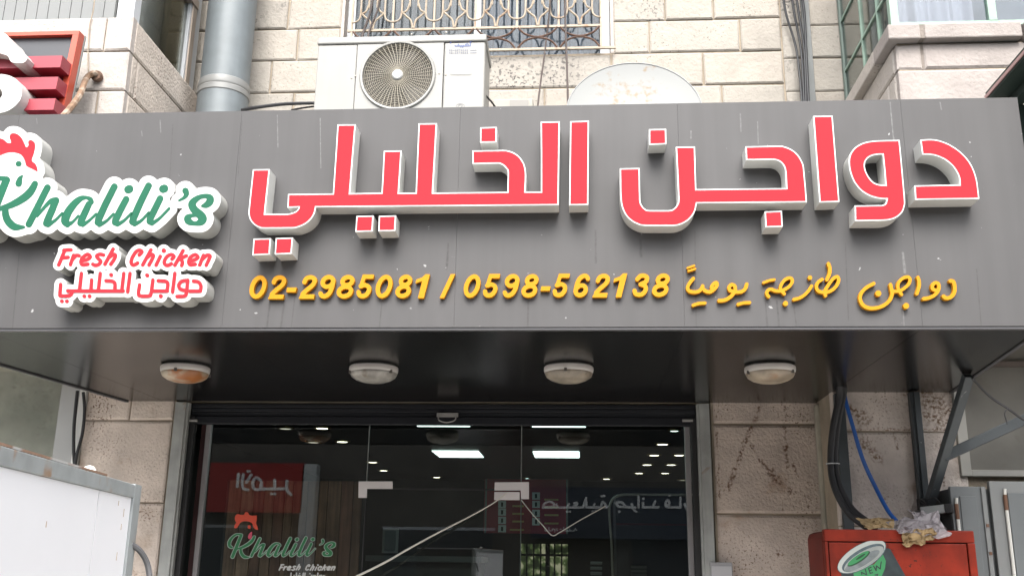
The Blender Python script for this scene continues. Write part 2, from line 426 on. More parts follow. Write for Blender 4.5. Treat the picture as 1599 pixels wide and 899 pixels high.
# right of the window
XR = P(1221, 60, YW).x
for k, js in ((0, (1038, 1114)), (-1, (1014, 1156)), (-2, (1098,)), (-3, (1128,)), (1, (1060, 1150)), (2, (1030, 1130)), (3, (1070,)), (-4, (1080,))):
    s0 = UW1 if k >= -1 else (P(955, 110, YW).x if k == -2 else P(1010, 150, YW).x if k == -3 else P(930, 200, YW).x)
    xx = [s0]+[P(q, 5-k*50, YW).x for q in js]+[XR]
    for a, b in zip(xx[:-1], xx[1:]): stone(a, b, zi(k), zi(k+1), mt=stone_pit if (k == 0 and a == UW1) else None)
for k in range(-4, 4): stone(XR+.001, XR+.15, zi(k)-.06, zi(k+1)-.06, mt=stone_pit)
for k in range(-4, 4): stone(P(1264, 60, YW).x, P(1300, 60, YW).x+.2, zi(k)-.065, zi(k+1)-.065)
# window reveal, sill, frame, curtain and panes
box('window_reveal', stone_bay, B, UW0-.002, UW0+.02, YW+.012, YW+.26, UWZ, 6.6); box('window_reveal', stone_bay, B, UW1-.02, UW1+.002, YW+.012, YW+.26, UWZ, 6.6)
wframe = mat('white_frame', (.46, .48, .50), .45, var=.06)
win = box('window', wframe, B, UW0+.022, UW0+.075, YW+.10, YW+.16, UWZ, 6.6)
box('frame', wframe, win, UW1-.09, UW1-.022, YW+.10, YW+.16, UWZ, 6.6); XM = P(747, 20, YW+.12).x
box('frame', wframe, win, XM-.023, XM+.023, YW+.095, YW+.16, UWZ, 6.6)
box('frame', mat('grey_rail', (.30, .31, .33), .5), win, UW0+.075, UW1-.09, YW+.105, YW+.155, UWZ, UWZ+.03)
wg = glass('upper_glass', .03, (.85, .88, .9), .12)
box('pane', wg, win, UW0+.075, XM-.023, YW+.125, YW+.131, UWZ+.03, 6.6); box('pane', wg, win, XM+.023, UW1-.09, YW+.125, YW+.131, UWZ+.03, 6.6)
shut = MB(); x = UW0+.03; shutm = mat('grey_shutter', (.058, .059, .06), .6, var=.12, vs=5)
while x < XM: shut.box(x, x+.072, YW+.17+random.uniform(0, .004), YW+.20, UWZ, 6.6); shut.box(x+.072, x+.078, YW+.185, YW+.20, UWZ, 6.6); x += .078
shut.build('shutter', shutm, win)
cur = MB(); n = 80; vs = []
for i in range(n+1):
    X = XM+(UW1-XM)*i/n; Y = YW+.215+.014*math.sin(i*1.1)+.006*math.sin(i*2.7); vs += [(X, Y, UWZ), (X, Y, 6.6), (X, Y+.003, UWZ), (X, Y+.003, 6.6)]
cur.add(vs, [q for i in range(n) for q in ((4*i, 4*i+4, 4*i+5, 4*i+1), (4*i+2, 4*i+3, 4*i+7, 4*i+6))]); cur.build('curtain', mat('curtain', (.075, .088, .108), .8, var=.04), win, smooth=True)
box('window_back', mat('dark_room', (.03, .03, .03), .9), B, UW0, UW1, YW+.27, YW+.3, UWZ-.1, 6.7)

# lower pillars
for k, (z0, z1) in enumerate(((2.47, 2.75), (1.955, 2.47), (1.44, 1.955), (.92, 1.44), (.4, .92), (0.1, .4))):
    xl = P(125, 700, YW).x
    if k == 0: xx = [xl, P(203, 640, YW).x, DX0-.005]
    else: xx = [xl, DX0-.005]
    for a, b in zip(xx[:-1], xx[1:]): stone(a, b, z0, z1, mt=low_stone, ch=.012, g=.005)
for z0, z1 in ((2.465, 2.75), (1.925, 2.465), (1.38, 1.925), (.85, 1.38), (.3, .85), (.1, .3)): stone(DX1+.005, WX1-.06, z0, z1, mt=low_stone_tar, ch=.014, g=.008)
# right-hand wall, a little nearer
rst = [(P(a, b, YR), P(c, d, YR), w_) for a, b, c, d, w_ in ((1440, 622, 1482, 640, .11), (1450, 650, 1480, 662, .06), (1305, 671, 1490, 671, .012), (1305, 812, 1490, 813, .010), (1330, 640, 1350, 655, .05), (1345, 690, 1372, 715, .04), (1312, 640, 1316, 700, .02), (1395, 672, 1402, 700, .012), (1470, 690, 1474, 760, .012))]
low_stone_r = mat('right_wall_limestone', (.62, .55, .50), .9, rnd=.05, var=.24, vs=5, pits=1.0, ps=75, pit_col=(.15, .10, .065), bump=.7, bs=55, segs=rst, segcol=(.15, .085, .045), col2=(.36, .26, .18), c2s=5, c2t=.62, c2w=.14, wob_s=30, wob_k=3.)
RX0, RX1 = P(1302, 700, YR).x, 2.16
m = MB().box(RX0+.01, RX1, YR+.014, YW+.13, 0, 2.62); m.box(RX1, 4.2, YR+.03, YW+.1, 0, 2.62); m.build('side_wall', mortar, B)
for z0, z1, js in ((2.37, 2.75, (1425,)), (1.845, 2.37, ()), (1.32, 1.845, ()), (.8, 1.32, ()), (.13, .8, ())):
    xx = [RX0]+[P(q, 640, YR).x for q in js]+[RX1]
    for a, b in zip(xx[:-1], xx[1:]): stone(a, b, z0, z1, y=YR, mt=low_stone_r, ch=.012, g=.006)

# ------------------------------------------------------------------ left bay
def bay_front(x0, x1, y, rows, mt, par):
    for z0, z1, js in rows:
        xx = [x0]+list(js)+[x1]
        for a, b in zip(xx[:-1], xx[1:]): stone(a, b, z0, z1, y=y, mt=mt, par=par, ch=.012, g=.005)
def side_stone(X, y0, y1, z0, z1, mt, out):   # a stone on a side face (x constant); out = direction of its face
    g = .005; c = .012; y0 += g; y1 -= g; z0 += g; z1 -= g; xf = X+out*random.uniform(.0, .004)
    a = [(y0, z0), (y1, z0), (y1, z1), (y0, z1)]; cy_, cz_ = (y0+y1)/2, (z0+z1)/2
    i_ = [(p[0]-math.copysign(c, p[0]-cy_), p[1]-math.copysign(c, p[1]-cz_)) for p in a]
    v = [(X-out*.05, *p) for p in a]+[(xf-out*c*.6, *p) for p in a]+[(xf, *p) for p in i_]
    f = [(0, 1, 2, 3), (8, 9, 10, 11)]+[(o+i, o+(i+1) % 4, o+4+(i+1) % 4, o+4+i) for o in (0, 4) for i in range(4)]
    return MB().add(v, f).build('stone', mt, B)
BX = P(209, 27, YB).x; BZ = P(205, 26, YB).z                   # right corner and sill height
MB().box(-5.6, BX-.012, YB+.014, YW, 3.0, BZ-.01).build('bay_core', mortar, B)
z1 = P(205, 79, YB).z; z2 = P(200, 140, YB).z
bay_front(-5.6, BX+.004, YB, ((z1, BZ, (-4.6, -3.75, P(165, 50, YB).x)), (z2, z1, (-4.9, -3.62, P(112, 110, YB).x)), (z2-.27, z2, (-4.5, -3.4, P(150, 160, YB).x)), (3.0, z2-.27, (-4.7, -3.6))), stone_bay, B)
for z0_, z1_, js in ((z1, BZ, ()), (z2, z1, (YB+.12,)), (z2-.27, z2, (YB+.4,)), (3.0, z2-.27, (YB+.2,))):
    yy = [YB+.042]+list(js)+[YW]
    for a, b in zip(yy[:-1], yy[1:]): side_stone(BX, a, b, z0_, z1_, stone_rough, 1)
# left bay window: frame posts, front shutter, side panes
bw = box('window', wframe, B, P(192, 10, YB+.05).x-.025, P(192, 10, YB+.05).x+.012, YB+.04, YB+.1, BZ+.001, 6.6)
box('frame', wframe, bw, BX-.10, BX-.022, YB+.035, YB+.115, BZ+.001, 6.6)
box('frame', wframe, bw, BX-.08, BX-.03, YW-.27, YW-.235, BZ+.001, 6.6); box('frame', wframe, bw, BX-.08, BX-.03, YW-.19, YW-.10, BZ+.001, 6.6)
sash = mat('brown_sash', (.36, .30, .25), .5, var=.2)
box('sash_rail', sash, bw, BX-.075, BX-.015, YB+.2, YW-.18, BZ+.60, BZ+.66); box('sash_rail', wframe, bw, BX-.07, BX-.02, YB+.2, YW-.18, BZ+.66, BZ+.70)
box('sash_rail', sash, bw, BX-.06, BX-.02, YW-.25, YW-.19, BZ+.001, BZ+.60)
box('pane', glass('bay_glass', .22, (.8, .82, .76), .6), bw, BX-.06, BX-.054, YB+.115, YW-.27, BZ+.001, 6.6)
sl = MB(); X = -5.6
while X < P(186, 10, YB+.06).x-.06: sl.box(X, X+.066, YB+.075, YB+.10, BZ+.001, 6.6); sl.box(X+.066, X+.07, YB+.083, YB+.10, BZ+.001, 6.6); X += .07
sl.build('shutter', mat('pale_shutter', (.17, .178, .178), .55, var=.06), bw)
box('bay_room', mat('bay_inside', (.65, .60, .5), .9, var=.2), B, -5.6, BX-.35, YB+.16, YW-.01, BZ-.01, 6.7)
# a few block joints seen through the side pane
for k in range(4):
    for q in range(2): side_stone(BX-.34, YB+.17+q*.5-(.2 if k % 2 else 0)*q, YB+.17+(q+1)*.45, BZ+.01+k*.25, BZ+.01+(k+1)*.25, stone_rough, 1)

# ------------------------------------------------------------------ right bay
RBX = P(1386, 38, YB).x; RBZ = P(1385, 38, YB).z; lz = P(1385, 61, YB).z; jz = P(1390, 103, YB).z; XE = 4.2
MB().box(RBX+.06, XE, YB+.06, YW, 3.0, lz-.002).build('bay_core', mortar, B)
cem = P(1443, 70, YB).x
for a, b in ((RBX, cem-.012), (cem+.012, P(1597, 50, YB).x), (P(1597, 50, YB).x+.015, XE)):
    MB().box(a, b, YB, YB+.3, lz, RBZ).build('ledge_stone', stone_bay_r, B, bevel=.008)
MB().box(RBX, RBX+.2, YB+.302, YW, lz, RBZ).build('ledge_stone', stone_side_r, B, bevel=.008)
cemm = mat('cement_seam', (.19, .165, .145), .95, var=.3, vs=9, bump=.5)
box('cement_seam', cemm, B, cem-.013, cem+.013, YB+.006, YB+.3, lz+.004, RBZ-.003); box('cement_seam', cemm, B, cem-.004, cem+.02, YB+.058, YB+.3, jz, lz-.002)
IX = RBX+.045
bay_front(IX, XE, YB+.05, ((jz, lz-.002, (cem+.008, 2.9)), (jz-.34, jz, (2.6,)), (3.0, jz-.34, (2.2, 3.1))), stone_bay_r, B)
for z0_, z1_, js in ((jz, lz-.002, ()), (jz-.34, jz, (YB+.22,)), (3.0, jz-.34, (YB+.5,))):
    yy = [YB+.094]+list(js)+[YW]
    for a, b in zip(yy[:-1], yy[1:]): side_stone(IX, a, b, z0_, z1_, stone_side_r, -1)
green = mat('green_paint', (.24, .34, .28), .55, var=.18, vs=14, col2=(.24, .16, .085), c2s=16, c2t=.63, c2w=.06)
gw = MB().box(RBX+.03, RBX+.075, YB+.03, YB+.075, RBZ, 6.6).build('window', green, B)
box('frame', green, gw, RBX+.076, XE, YB+.035, YB+.07, RBZ+.001, RBZ+.03)
xm = P(1547, 15, YB+.05).x; box('glazing_bar', green, gw, xm-.022, xm+.022, YB+.033, YB+.072, RBZ+.031, 6.6)
for yy in (YB+.30, YB+.62): box('glazing_bar', green, gw, RBX+.04, RBX+.065, yy-.008, yy+.008, RBZ, 6.6)
box('glazing_bar', mat('dark_green', (.13, .17, .15), .6), gw, RBX+.036, RBX+.068, YW-.06, YW-.03, RBZ, 6.6)
for zz in (RBZ+.26, RBZ+.63, RBZ+1.0, RBZ+1.4): box('glazing_bar', green, gw, RBX+.042, RBX+.066, YB+.076, YW-.06, zz-.008, zz+.008)
pg = glass('bay_pane', .28, (.8, .84, .82), .5)
box('pane', pg, gw, RBX+.05, RBX+.055, YB+.076, YW-.06, RBZ, 6.6)
box('pane', glass('front_pane', .04, (.88, .9, .92), .2), gw, RBX+.076, XE, YB+.052, YB+.057, RBZ+.03, 6.6)
c2 = MB(); n = 70; vs = []; xa, xb = RBX+.10, P(1520, 15, YB+.1).x
for i in range(n+1):
    X = xa+(xb-xa)*i/n; Y = YB+.13+.022*math.sin(i*.24)+.006*math.sin(i*.61+1); vs += [(X, Y, RBZ), (X, Y, 6.6), (X, Y+.003, RBZ), (X, Y+.003, 6.6)]
c2.add(vs, [q for i in range(n) for q in ((4*i, 4*i+4, 4*i+5, 4*i+1), (4*i+2, 4*i+3, 4*i+7, 4*i+6))]); c2.build('curtain', mat('lace_curtain', (.25, .262, .295), .8, var=.1), gw, smooth=True)
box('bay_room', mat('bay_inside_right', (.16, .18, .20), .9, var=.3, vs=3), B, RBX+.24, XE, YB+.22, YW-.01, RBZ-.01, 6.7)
box('bay_room', mat('bay_side_inside', (.38, .37, .35), .9, streak=.4, ss=(20, 20, .8)), B, RBX+.18, RBX+.23, YB+.2, YW-.01, RBZ-.01, 6.7)
box('plaster_strip', mat('grey_strip', (.2, .21, .21), .8, var=.2), B, P(1256, 80, YW).x-.005, P(1266, 80, YW).x+.005, YW-.02, YW+.03, 2.7, 6.6)
box('eaves', stone_bay, B, -5.6, XE, YW-.1, YW+.3, 6.62, 6.9)

# ------------------------------------------------------------------ lower left shop window
XP = P(125, 700, YW).x
lw = box('window', mat('alu_grey', (.36, .37, .37), .4, var=.1), B, XP-.17, XP-.045, YW-.01, YW+.06, .1, 3.0)
box('frame', mat('white_strip', (.72, .73, .72), .5), lw, XP-.043, XP-.004, YW-.012, YW+.06, .1, 3.0)
box('pane', glass('street_glass', .10, (.92, .93, .91), .4, .02), lw, -5.2, XP-.172, YW+.02, YW+.028, .1, 3.0)
box('blind', mat('dull_blind', (.66, .66, .62), .8, var=.35, vs=2.2, col2=(.40, .42, .39), c2s=3, c2t=.5, c2w=.2), lw, -5.2, XP-.172, YW+.09, YW+.10, .1, 3.0)
# ================================================================== SIGN CANOPY
drip = [(P(x, a, YF), P(x+(x-900)*.012, b, YF), w_) for x, a, b, w_ in ((422, 470, 512, .006), (444, 470, 512, .006), (460, 466, 512, .004), (596, 475, 512, .004), (825, 470, 510, .005), (700, 380, 420, .006), (270, 195, 320, .003), (378, 190, 275, .003), (930, 360, 410, .006), (1085, 360, 512, .003), (1195, 470, 512, .005), (1213, 470, 512, .005), (1240, 480, 512, .004), (1320, 380, 500, .003), (1525, 420, 512, .003), (30, 395, 512, .004), (1000, 375, 400, .008))]
pale = [(P(x, a, YF), P(x2, b, YF), w_) for x, x2, a, b, w_ in ((1390, 1399, 160, 260, .0035), (1396, 1399, 215, 240, .004), (1410, 1413, 395, 425, .007), (1410, 1412, 482, 512, .004), (250, 251, 188, 207, .003), (221, 222, 205, 212, .003), (57, 58, 185, 193, .003), (433, 434, 180, 230, .003), (500, 501, 185, 262, .003), (1468, 1470, 160, 171, .004), (1079, 1079, 205, 216, .004), (1156, 1157, 178, 205, .004), (1183, 1184, 190, 225, .003))]
alu = mat('grey_composite', (.078, .0765, .078), .5, streak=.075, ss=(17, 17, .45), var=.10, vs=1.6, col2=(.3, .3, .3), c2s=24., c2t=.725, c2w=.02, spec=.25, segs=drip, segcol=(.052, .050, .050), segs2=pale, segcol2=(.15, .15, .15), wob_k=1.2, cut_lo=.45)
trimm = mat('dark_trim', (.055, .055, .06), .5)
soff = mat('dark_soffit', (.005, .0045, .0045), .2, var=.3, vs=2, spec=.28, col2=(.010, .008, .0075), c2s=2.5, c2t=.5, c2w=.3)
CN = thing('sign_canopy', 'wide grey shop sign canopy with a dark glossy underside above the glass door', 'shop sign', (-.6, YF, ZS))
CX0, CX1 = -3.17, 1.952
seams = [CX0]+[P(q, 470, YF).x for q in (-16, 350, 710, 1068, 1437)]+[CX1]
for a, b in zip(seams[:-1], seams[1:]): box('front_panel', alu, CN, a+.0004, b-.0004, YF, YF+.02, ZS+.012, ZT)
box('backing', trimm, CN, CX0+.01, CX1-.01, YF+.021, YF+.04, ZS+.013, ZT-.006)
box('bottom_trim', trimm, CN, CX0, CX1, YF+.004, YF+.03, ZS, ZS+.010)
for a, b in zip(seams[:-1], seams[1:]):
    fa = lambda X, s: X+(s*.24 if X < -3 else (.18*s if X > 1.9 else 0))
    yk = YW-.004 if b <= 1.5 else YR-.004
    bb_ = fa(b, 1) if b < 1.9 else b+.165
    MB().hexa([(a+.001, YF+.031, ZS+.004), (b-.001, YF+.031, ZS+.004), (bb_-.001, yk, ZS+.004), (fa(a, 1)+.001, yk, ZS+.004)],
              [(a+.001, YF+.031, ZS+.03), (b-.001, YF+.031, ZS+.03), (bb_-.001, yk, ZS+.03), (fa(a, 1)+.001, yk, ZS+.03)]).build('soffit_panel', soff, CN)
MB().hexa([(CX0-.004, YF+.032, ZS-.004), (CX0+.02, YF+.032, ZS-.004), (CX0+.262, YW-.006, ZS-.004), (CX0+.238, YW-.006, ZS-.004)],
          [(CX0-.004, YF+.032, ZT-.35), (CX0+.02, YF+.032, ZT-.35), (CX0+.262, YW-.006, ZT-.35), (CX0+.238, YW-.006, ZT-.35)]).build('side_panel', trimm, CN)
MB().hexa([(CX1-.02, YF+.032, ZS-.002), (CX1, YF+.032, ZS-.002), (CX1+.165, YR-.006, ZS-.002), (CX1+.145, YR-.006, ZS-.002)],
          [(CX1-.02, YF+.032, ZT-.35), (CX1, YF+.032, ZT-.35), (CX1+.165, YR-.006, ZT-.35), (CX1+.145, YR-.006, ZT-.35)]).build('side_panel', trimm, CN)
ZRF = 3.30
box('roof_sheet', mat('galvanised', (.42, .45, .47), .45, .3, var=.12, vs=4), CN, CX0+.27, CX1-.03, YF+.045, YR-.02, ZRF-.02, ZRF)

# ------------------------------------------------------------------ big red letters
white_side = mat('letter_white', (.52, .52, .50), .5, var=.05, vs=6, streak=.06, ss=(9, 9, 2))
white_edge = mat('letter_edge', (.55, .55, .55), .4)
red = mat('letter_red', (.46, .026, .036), .6, var=.03, vs=5, spec=.06)
def letter(par, poly, holes=(), name='letter'):
    poly = smooth_poly(poly); holes = [smooth_poly(h) for h in holes]
    mid = lambda p: P(p[0], p[1], YL)
    b = MB().prism([poly]+holes, mid, lambda p: mid(p)+Vector((0, .094, 0))).build(name, white_side, par)
    rim = MB().prism([poly]+holes, lambda p: mid(p)-Vector((0, .003, 0)), lambda p: mid(p)-Vector((0, .0003, 0))).build('rim', white_edge, b)
    fl = [inset(poly, 2.0)]+[inset(h, -2.0) for h in holes]
    MB().prism(fl, lambda p: mid(p)-Vector((0, .0045, 0)), lambda p: mid(p)-Vector((0, .0033, 0))).build('face', red, b)
    return b
A = lambda pts: zt(pts, 370, 180, 4.8455); Bz = lambda pts: zt(pts, 640, 170, 4.8455); Cz = lambda pts: zt(pts, 370, 340, 4.8455)
Dz = lambda pts: zt(pts, 940, 170, 4.8455); Ez = lambda pts: zt(pts, 1240, 170, 4.8455)
W1 = thing('red_lettering', 'longer left word of big red raised Arabic letters on the grey sign', 'sign lettering', P(650, 330, YF), 'big red raised words on the sign')
letter(W1, A([(122,412),(250,410),(232,580),(214,748),(360,748),(410,742),(445,728),(465,708),(468,698),(383,700),(388,598),(727,594),(745,330),(762,73),(900,72),(878,330),(857,592),(1095,588),(1104,430),(1112,272),(1247,269),(1237,430),(1226,589),(1353,588),(1364,320),(1375,65),(1514,63),(1500,320),(1484,588)])
       + Bz([(738,630),(741,485),(732,458),(712,435),(690,422),(660,416),(475,420),(473,318),(700,314),(745,319),(785,332),(820,355),(848,387),(868,425),(878,470),(880,520),(875,628),(992,628),(992,360),(990,100),(1134,98),(1130,400),(1125,730)])
       + A([(600,697),(592,735),(574,772),(545,805),(510,830),(470,846),(420,856),(215,858),(170,850),(130,828),(103,795),(90,755),(90,715),(106,560)]))
letter(W1, Bz([(1213,97),(1355,93),(1353,400),(1350,728),(1205,731),(1209,400)]))
for d in (Bz([(533,143),(659,140),(656,255),(532,258)]), A([(905,763),(1035,760),(1027,880),(897,883)]), A([(1075,763),(1205,759),(1198,876),(1070,879)]),
          Cz([(127,160),(258,156),(249,279),(118,285)]), Cz([(295,155),(425,151),(415,273),(287,279)])): letter(W1, d, name='letter_dot')
W2 = thing('red_lettering', 'shorter right word of big red raised Arabic letters on the grey sign', 'sign lettering', P(1260, 330, YF), 'big red raised words on the sign')
letter(W2, Dz([(135,453),(285,450),(287,570),(290,690),(302,730),(325,757),(360,769),(500,769),(540,757),(566,728),(577,680),(568,480),(558,290),(703,288),(708,450),(713,610),(1000,606),(1393,602),(1390,540),(1385,470),(1375,437),(1352,408),(1318,391),(1270,387),(1090,390),(1085,287),(1330,282),(1385,289),(1435,310),(1478,345),(1508,390),(1527,445),(1540,580),(1550,708),(1130,712),(718,716),(705,772),(680,815),(640,853),(590,877),(530,887),(330,887),(265,872),(207,837),(168,787),(146,725),(138,650),(136,550)]))
for d in (Dz([(355,157),(485,155),(487,270),(356,275)]), Dz([(1230,778),(1360,773),(1367,893),(1237,897)])): letter(W2, d, name='letter_dot')
letter(W2, Ez([(143,57),(290,55),(316,380),(342,705),(191,710),(167,380)]))
letter(W2, Ez([(797,238),(818,460),(838,690),(834,740),(815,787),(775,822),(720,842),(640,848),(460,850),(457,733),(640,730),(672,727),(690,715),(698,685),(640,680),(570,660),(505,620),(455,560),(425,490),(412,420),(415,370),(430,330),(465,290),(520,260),(590,245),(680,240)]),
       [Ez([(668,348),(680,460),(690,577),(650,575),(605,560),(570,525),(543,475),(534,430),(542,395),(568,367),(612,351)])])
letter(W2, Ez([(953,237),(1035,232),(1110,245),(1190,280),(1260,330),(1320,395),(1360,470),(1385,560),(1400,683),(1150,686),(915,690),(908,582),(1080,578),(1250,575),(1247,530),(1230,485),(1200,440),(1150,395),(1095,366),(1035,350),(968,348)]))

# ------------------------------------------------------------------ yellow numbers and tagline
yel = mat('letter_yellow', (.47, .212, .010), .5, var=.03, spec=.12)
def ell(cx_, cy_, rx, ry, n=20): return [(cx_+rx*math.cos(2*math.pi*i/n), cy_+ry*math.sin(2*math.pi*i/n)) for i in range(n+1)]
T_ = .089
G = {'0': [('s', ell(.31, .5, .205, .4))], '1': [('p', [(.26, 0), (.45, 0), (.45, 1), (.31, 1), (.22, .86), (.06, .78), (.06, .62), (.26, .71)])],
     '2': [('c', [(.1, .69), (.15, .84), (.31, .9), (.46, .83), (.49, .69), (.42, .54), (.25, .36), (.13, .2)]), ('p', [(.01, 0), (.6, 0), (.6, .185), (.06, .185)])],
     '3': [('c', [(.1, .75), (.19, .88), (.33, .9), (.46, .82), (.45, .65), (.27, .54)]), ('c', [(.27, .54), (.46, .46), (.51, .29), (.42, .13), (.28, .1), (.15, .15), (.09, .27)])],
     '5': [('p', [(.15, .82), (.58, .82), (.58, 1), (.12, 1)]), ('p', [(.12, 1), (.28, 1), (.22, .5), (.06, .48)]), ('c', [(.13, .51), (.3, .56), (.46, .48), (.5, .32), (.42, .15), (.27, .1), (.14, .15), (.09, .27)])],
     '8': [('s', ell(.31, .73, .17, .17)), ('s', ell(.31, .295, .21, .2))],
     '6': [('s', ell(.31, .3, .2, .205)), ('c', [(.5, .78), (.43, .88), (.31, .9), (.18, .8), (.12, .6), (.11, .35)])],
     '4': [('p', [(.36, 0), (.53, 0), (.53, 1), (.37, 1)]), ('p', [(.0, .22), (.62, .22), (.62, .38), (.0, .38)]), ('s', [(.08, .3), (.4, .9)])],
     '-': [('p', [(.0, .28), (.36, .28), (.36, .47), (.0, .47)])], '/': [('p', [(-.12, 0), (.03, 0), (.2, 1), (.05, 1)])]}
G['9'] = [(k, [(.62-a, 1-b) for a, b in q]) for k, q in G['6']]
G['7'] = [('p', [(.02, .82), (.6, .82), (.6, 1), (.02, 1)]), ('s', [(.5, .88), (.3, .5), (.22, .1)])]
def glyph(ch, x0, x1, ya, yb, slant=.2, T=T_):
    """glyph stretched into a photo box; ya top, yb bottom"""
    H = yb-ya; shp = []
    for k, q in G[ch]:
        r = [(a+slant*b, b) for a, b in q]
        if k == 'c': r = [tuple(v)[:2] for v in cr_path([(a, b, 0) for a, b in r], 4)]
        shp.append((k, r))
    lo = min(a-(T if k != 'p' else 0) for k, q in shp for a, b in q); hi = max(a+(T if k != 'p' else 0) for k, q in shp for a, b in q)
    mp = lambda a, b: (x0+(a-lo)/(hi-lo)*(x1-x0), yb-b*H)
    return [('p', [mp(a, b) for a, b in q]) if k == 'p' else ('s', [mp(a, b)+(T*H,) for a, b in q]) for k, q in shp]
PN = thing('phone_number', 'yellow raised phone numbers split by a slash on the grey sign', 'sign lettering', P(715, 468, YF))
nums = [(c, 370+a/4.8455, 370+b/4.8455) for c, a, b in zip('02-2985081', (90, 233, 372, 465, 614, 750, 903, 1045, 1196, 1350), (228, 374, 452, 606, 746, 893, 1038, 1181, 1328, 1460))]
nums += [(c, 680+a/3.9975, 680+b/3.9975) for c, a, b in zip('/0598-562138', (25, 173, 296, 418, 534, 655, 731, 860, 978, 1110, 1228, 1349), (123, 284, 404, 526, 646, 719, 840, 966, 1090, 1198, 1336, 1466))]
for c, a, b in nums:
    k = (a-390)/650; ya, yb = 429.2-k*3, 466.6-k*3.2
    add_groups(MB(), shape_groups(glyph(c, a, b, ya, yb), h=.5, pad=6), YF-.022, YF-.0005).build({'-': 'dash', '/': 'slash'}.get(c, 'digit'), yel, PN)
Fz = lambda q: zt(q, 1040, 390, 5.33); Gz = lambda q: zt(q, 1300, 390, 5.3478)
def ystroke(par, strokes, name='letter'):
    add_groups(MB(), shape_groups(strokes, h=.5, pad=6), YF-.022, YF-.0005).build(name, yel, par)
TG = thing('yellow_tagline', 'three handwritten yellow Arabic words at the right end of the sign', 'sign lettering', P(1280, 480, YF))
R_ = 14.5/5.33
for q, r in (([(180,150),(235,131)], 1.7), ([(188,175),(243,157)], 1.7), ([(225,460),(270,445),(325,441)], 2.4), ([(600,452),(645,440),(697,437)], 2.4), ([(812,272),(860,254),(903,247)], 2.0)): ystroke(TG, [sts(Fz(q), r)], 'letter_mark')
for q, r in (((995, 444), 3.8), ((1198, 230), 3.3)): ystroke(TG, [st(Fz([q, (q[0]+1, q[1]+1)]), r)], 'letter_dot')
for q, r in (((382, 362), 4.6), ((615, 466), 4.5)): ystroke(TG, [st(Gz([q, (q[0]+1, q[1]+1)]), r)], 'letter_dot')
ystroke(TG, [sts(Fz([(228,238),(200,270),(180,310),(192,340),(235,350),(275,342),(298,318),(305,300)]), R_), sts(Fz([(300,310),(320,335),(350,349),(380,343),(412,315),(426,290),(418,272),(395,283),(380,308),(385,330)]), R_)])
ystroke(TG, [sts(Fz([(672,285),(662,320),(635,344),(600,351),(565,345),(535,338),(524,312),(545,289),(572,300),(576,335),(552,375),(510,408),(470,420),(442,420)]), R_)])
ystroke(TG, [sts(Fz([(855,388),(838,362),(848,336),(875,326),(905,338),(940,342),(985,330),(1030,300),(1052,262),(1042,236),(1012,236),(978,260),(955,300),(956,332),(985,365)]), R_*.92)])
ystroke(TG, [sts(Fz([(1212,300),(1188,338),(1150,376),(1110,400),(1065,411)]), R_*.9)])
ystroke(TG, [sts(Fz([(1352,115),(1364,150),(1362,195),(1340,248)]), R_), sts(Fz([(1300,245),(1264,270),(1252,310),(1270,342),(1315,353),(1365,343),(1410,310),(1436,262),(1430,224),(1400,232),(1370,265),(1340,310),(1322,345),(1328,380)]), R_*.95)])
ystroke(TG, [sts(Gz([(985,258),(1010,265),(1022,310),(1017,358),(990,393),(950,402),(928,386)]), R_*1.05)])
ystroke(TG, [sts(Gz([(878,340),(840,328),(834,300),(852,276),(882,280),(890,312),(876,352),(845,382),(805,400),(762,407)]), R_)])
ystroke(TG, [sts(Gz([(714,230),(724,265),(722,310),(705,364)]), R_)])
ystroke(TG, [sts(Gz([(578,372),(560,348),(546,310),(556,266),(592,234),(630,226),(648,244),(640,280),(610,312),(570,338),(530,346),(492,340)]), R_*.9), sts(Gz([(485,290),(494,335),(498,372),(478,420),(432,460),(375,482),(310,485),(258,462),(231,412),(240,362),(282,315),(345,280)]), R_)])

